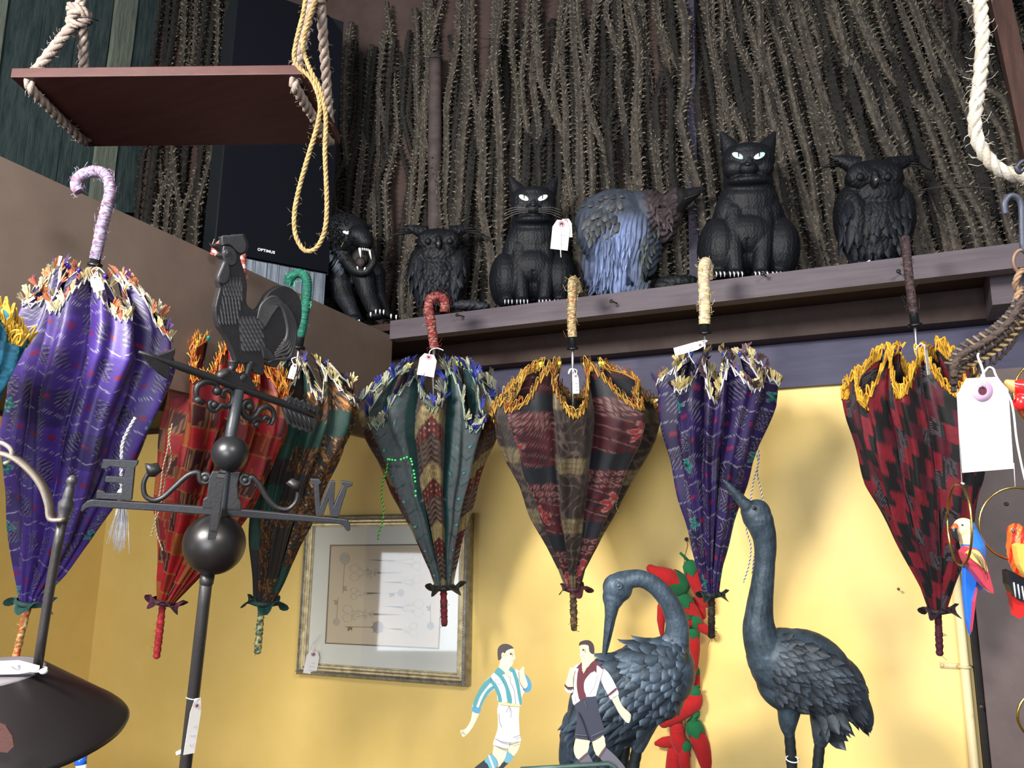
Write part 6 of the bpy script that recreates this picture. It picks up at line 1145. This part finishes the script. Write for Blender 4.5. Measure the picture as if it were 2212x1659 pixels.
m = MB(); m.poly([at(a, b, DR-.004) for a, b in [(2126, 1236), (2147, 1284), (2134, 1274), (2130, 1280), (2122, 1272), (2118, 1276), (2110, 1262), (2108, 1240)]], FW, .008, (30, 66, 150)); m.build('wing', M_gloss, bp, smooth=False)
m = MB(); m.ell(at(2079, 1134, DR-20*s), (2.4*s, 1.5*s, 2.4*s), (40, 34, 30)); m.build('eye', M_gloss, bp)
# orange parrot
op = thing('parrot_on_ring', 'carved orange and red parrot on a round brass ring at the right edge', 'parrot ornament', at(2204, 1336, DR))
ringo(op, 2193, 1131, 78, 78, tilt=0, col=(212, 176, 104)); thread(op, (2193, 1053), (2190, 1000)); 
B = Blob(DR-.004); B.e(2194, 1148, 0, 18, 18, 17); B.c([(2196, 1150, 0, 17), (2200, 1180, 0, 24), (2206, 1210, 2, 25), (2212, 1240, 4, 18)]); B.mesh(1.8, 4)
fin(B, 'body', M_gloss, op, (226, 104, 44), lambda x, y, v: .5*np.sin(x*.5+y*.3), lambda C, x, y, v, N: C.__setitem__((np.sin(x*.33+y*.05) > .35, slice(0, 3)), lin((206, 46, 36))))
m = MB(); m.poly([at(a, b, DR-.022) for a, b in smoothed([(2196, 1180), (2214, 1176), (2236, 1200), (2240, 1260), (2222, 1250), (2204, 1222)], 3)], FW, .008, (226, 178, 84)); wn = m.build('wing', M_gloss, op, smooth=False)
m = MB(); m.poly([at(a, b, DR-.010) for a, b in [(2178, 1236), (2186, 1234), (2214, 1250), (2240, 1262), (2236, 1300), (2206, 1300), (2192, 1290), (2180, 1264)]], FW, .010, (34, 34, 40)); bw = m.build('wing', M_gloss, op, smooth=False)
m = MB()
for k in range(4): m.tube([at(2190+9*k, 1258+4*k, DR-.0105), at(2194+9*k, 1290+3*k, DR-.0105)], 1.8*s, 5, (206, 206, 206))
m.build('wing_stripe', M_gloss, bw)
m = MB(); m.poly([at(a, b, DR-.006) for a, b in [(2182, 1276), (2196, 1292), (2224, 1298), (2216, 1326), (2204, 1337), (2194, 1332)]], FW, .007, (206, 40, 38)); m.build('tail', M_gloss, op, smooth=False)
m = MB(); m.ell(at(2189, 1147, DR-.004-16*s), (3.4*s, 2*s, 5*s), (70, 52, 50)); m.build('eye', M_gloss, op)
# upper red parrot and lowest ring
rp_ = thing('parrot_on_ring', 'glossy red parrot with a yellow crown just right of the large white tag', 'parrot ornament', at(2216, 900, DR))
B = Blob(DR); B.c([(2176, 826, 0, 7), (2192, 834, 0, 15), (2212, 838, 0, 20), (2236, 836, 2, 24)]); B.e(2206, 868, -4, 18, 20, 16); B.e(2232, 880, 0, 24, 30, 22); B.mesh(1.8, 4)
fin(B, 'body', M_gloss, rp_, (206, 36, 36), None, lambda C, x, y, v, N: C.__setitem__(((x < 2192) & (y < 862), slice(0, 3)), lin((206, 164, 96)))); m = MB(); m.ell(at(2185, 860, DR-.006), (4*s, 3*s, 4*s), (26, 24, 24)); m.build('eye', M_gloss, rp_)
ringo(rp_, 2250, 850, 60, 70)
lr = thing('brass_ring_ornament', 'plain brass ring at the lower right corner', 'ring', at(2246, 1595, DR)); ringo(lr, 2246, 1545, 48, 50, r=3)
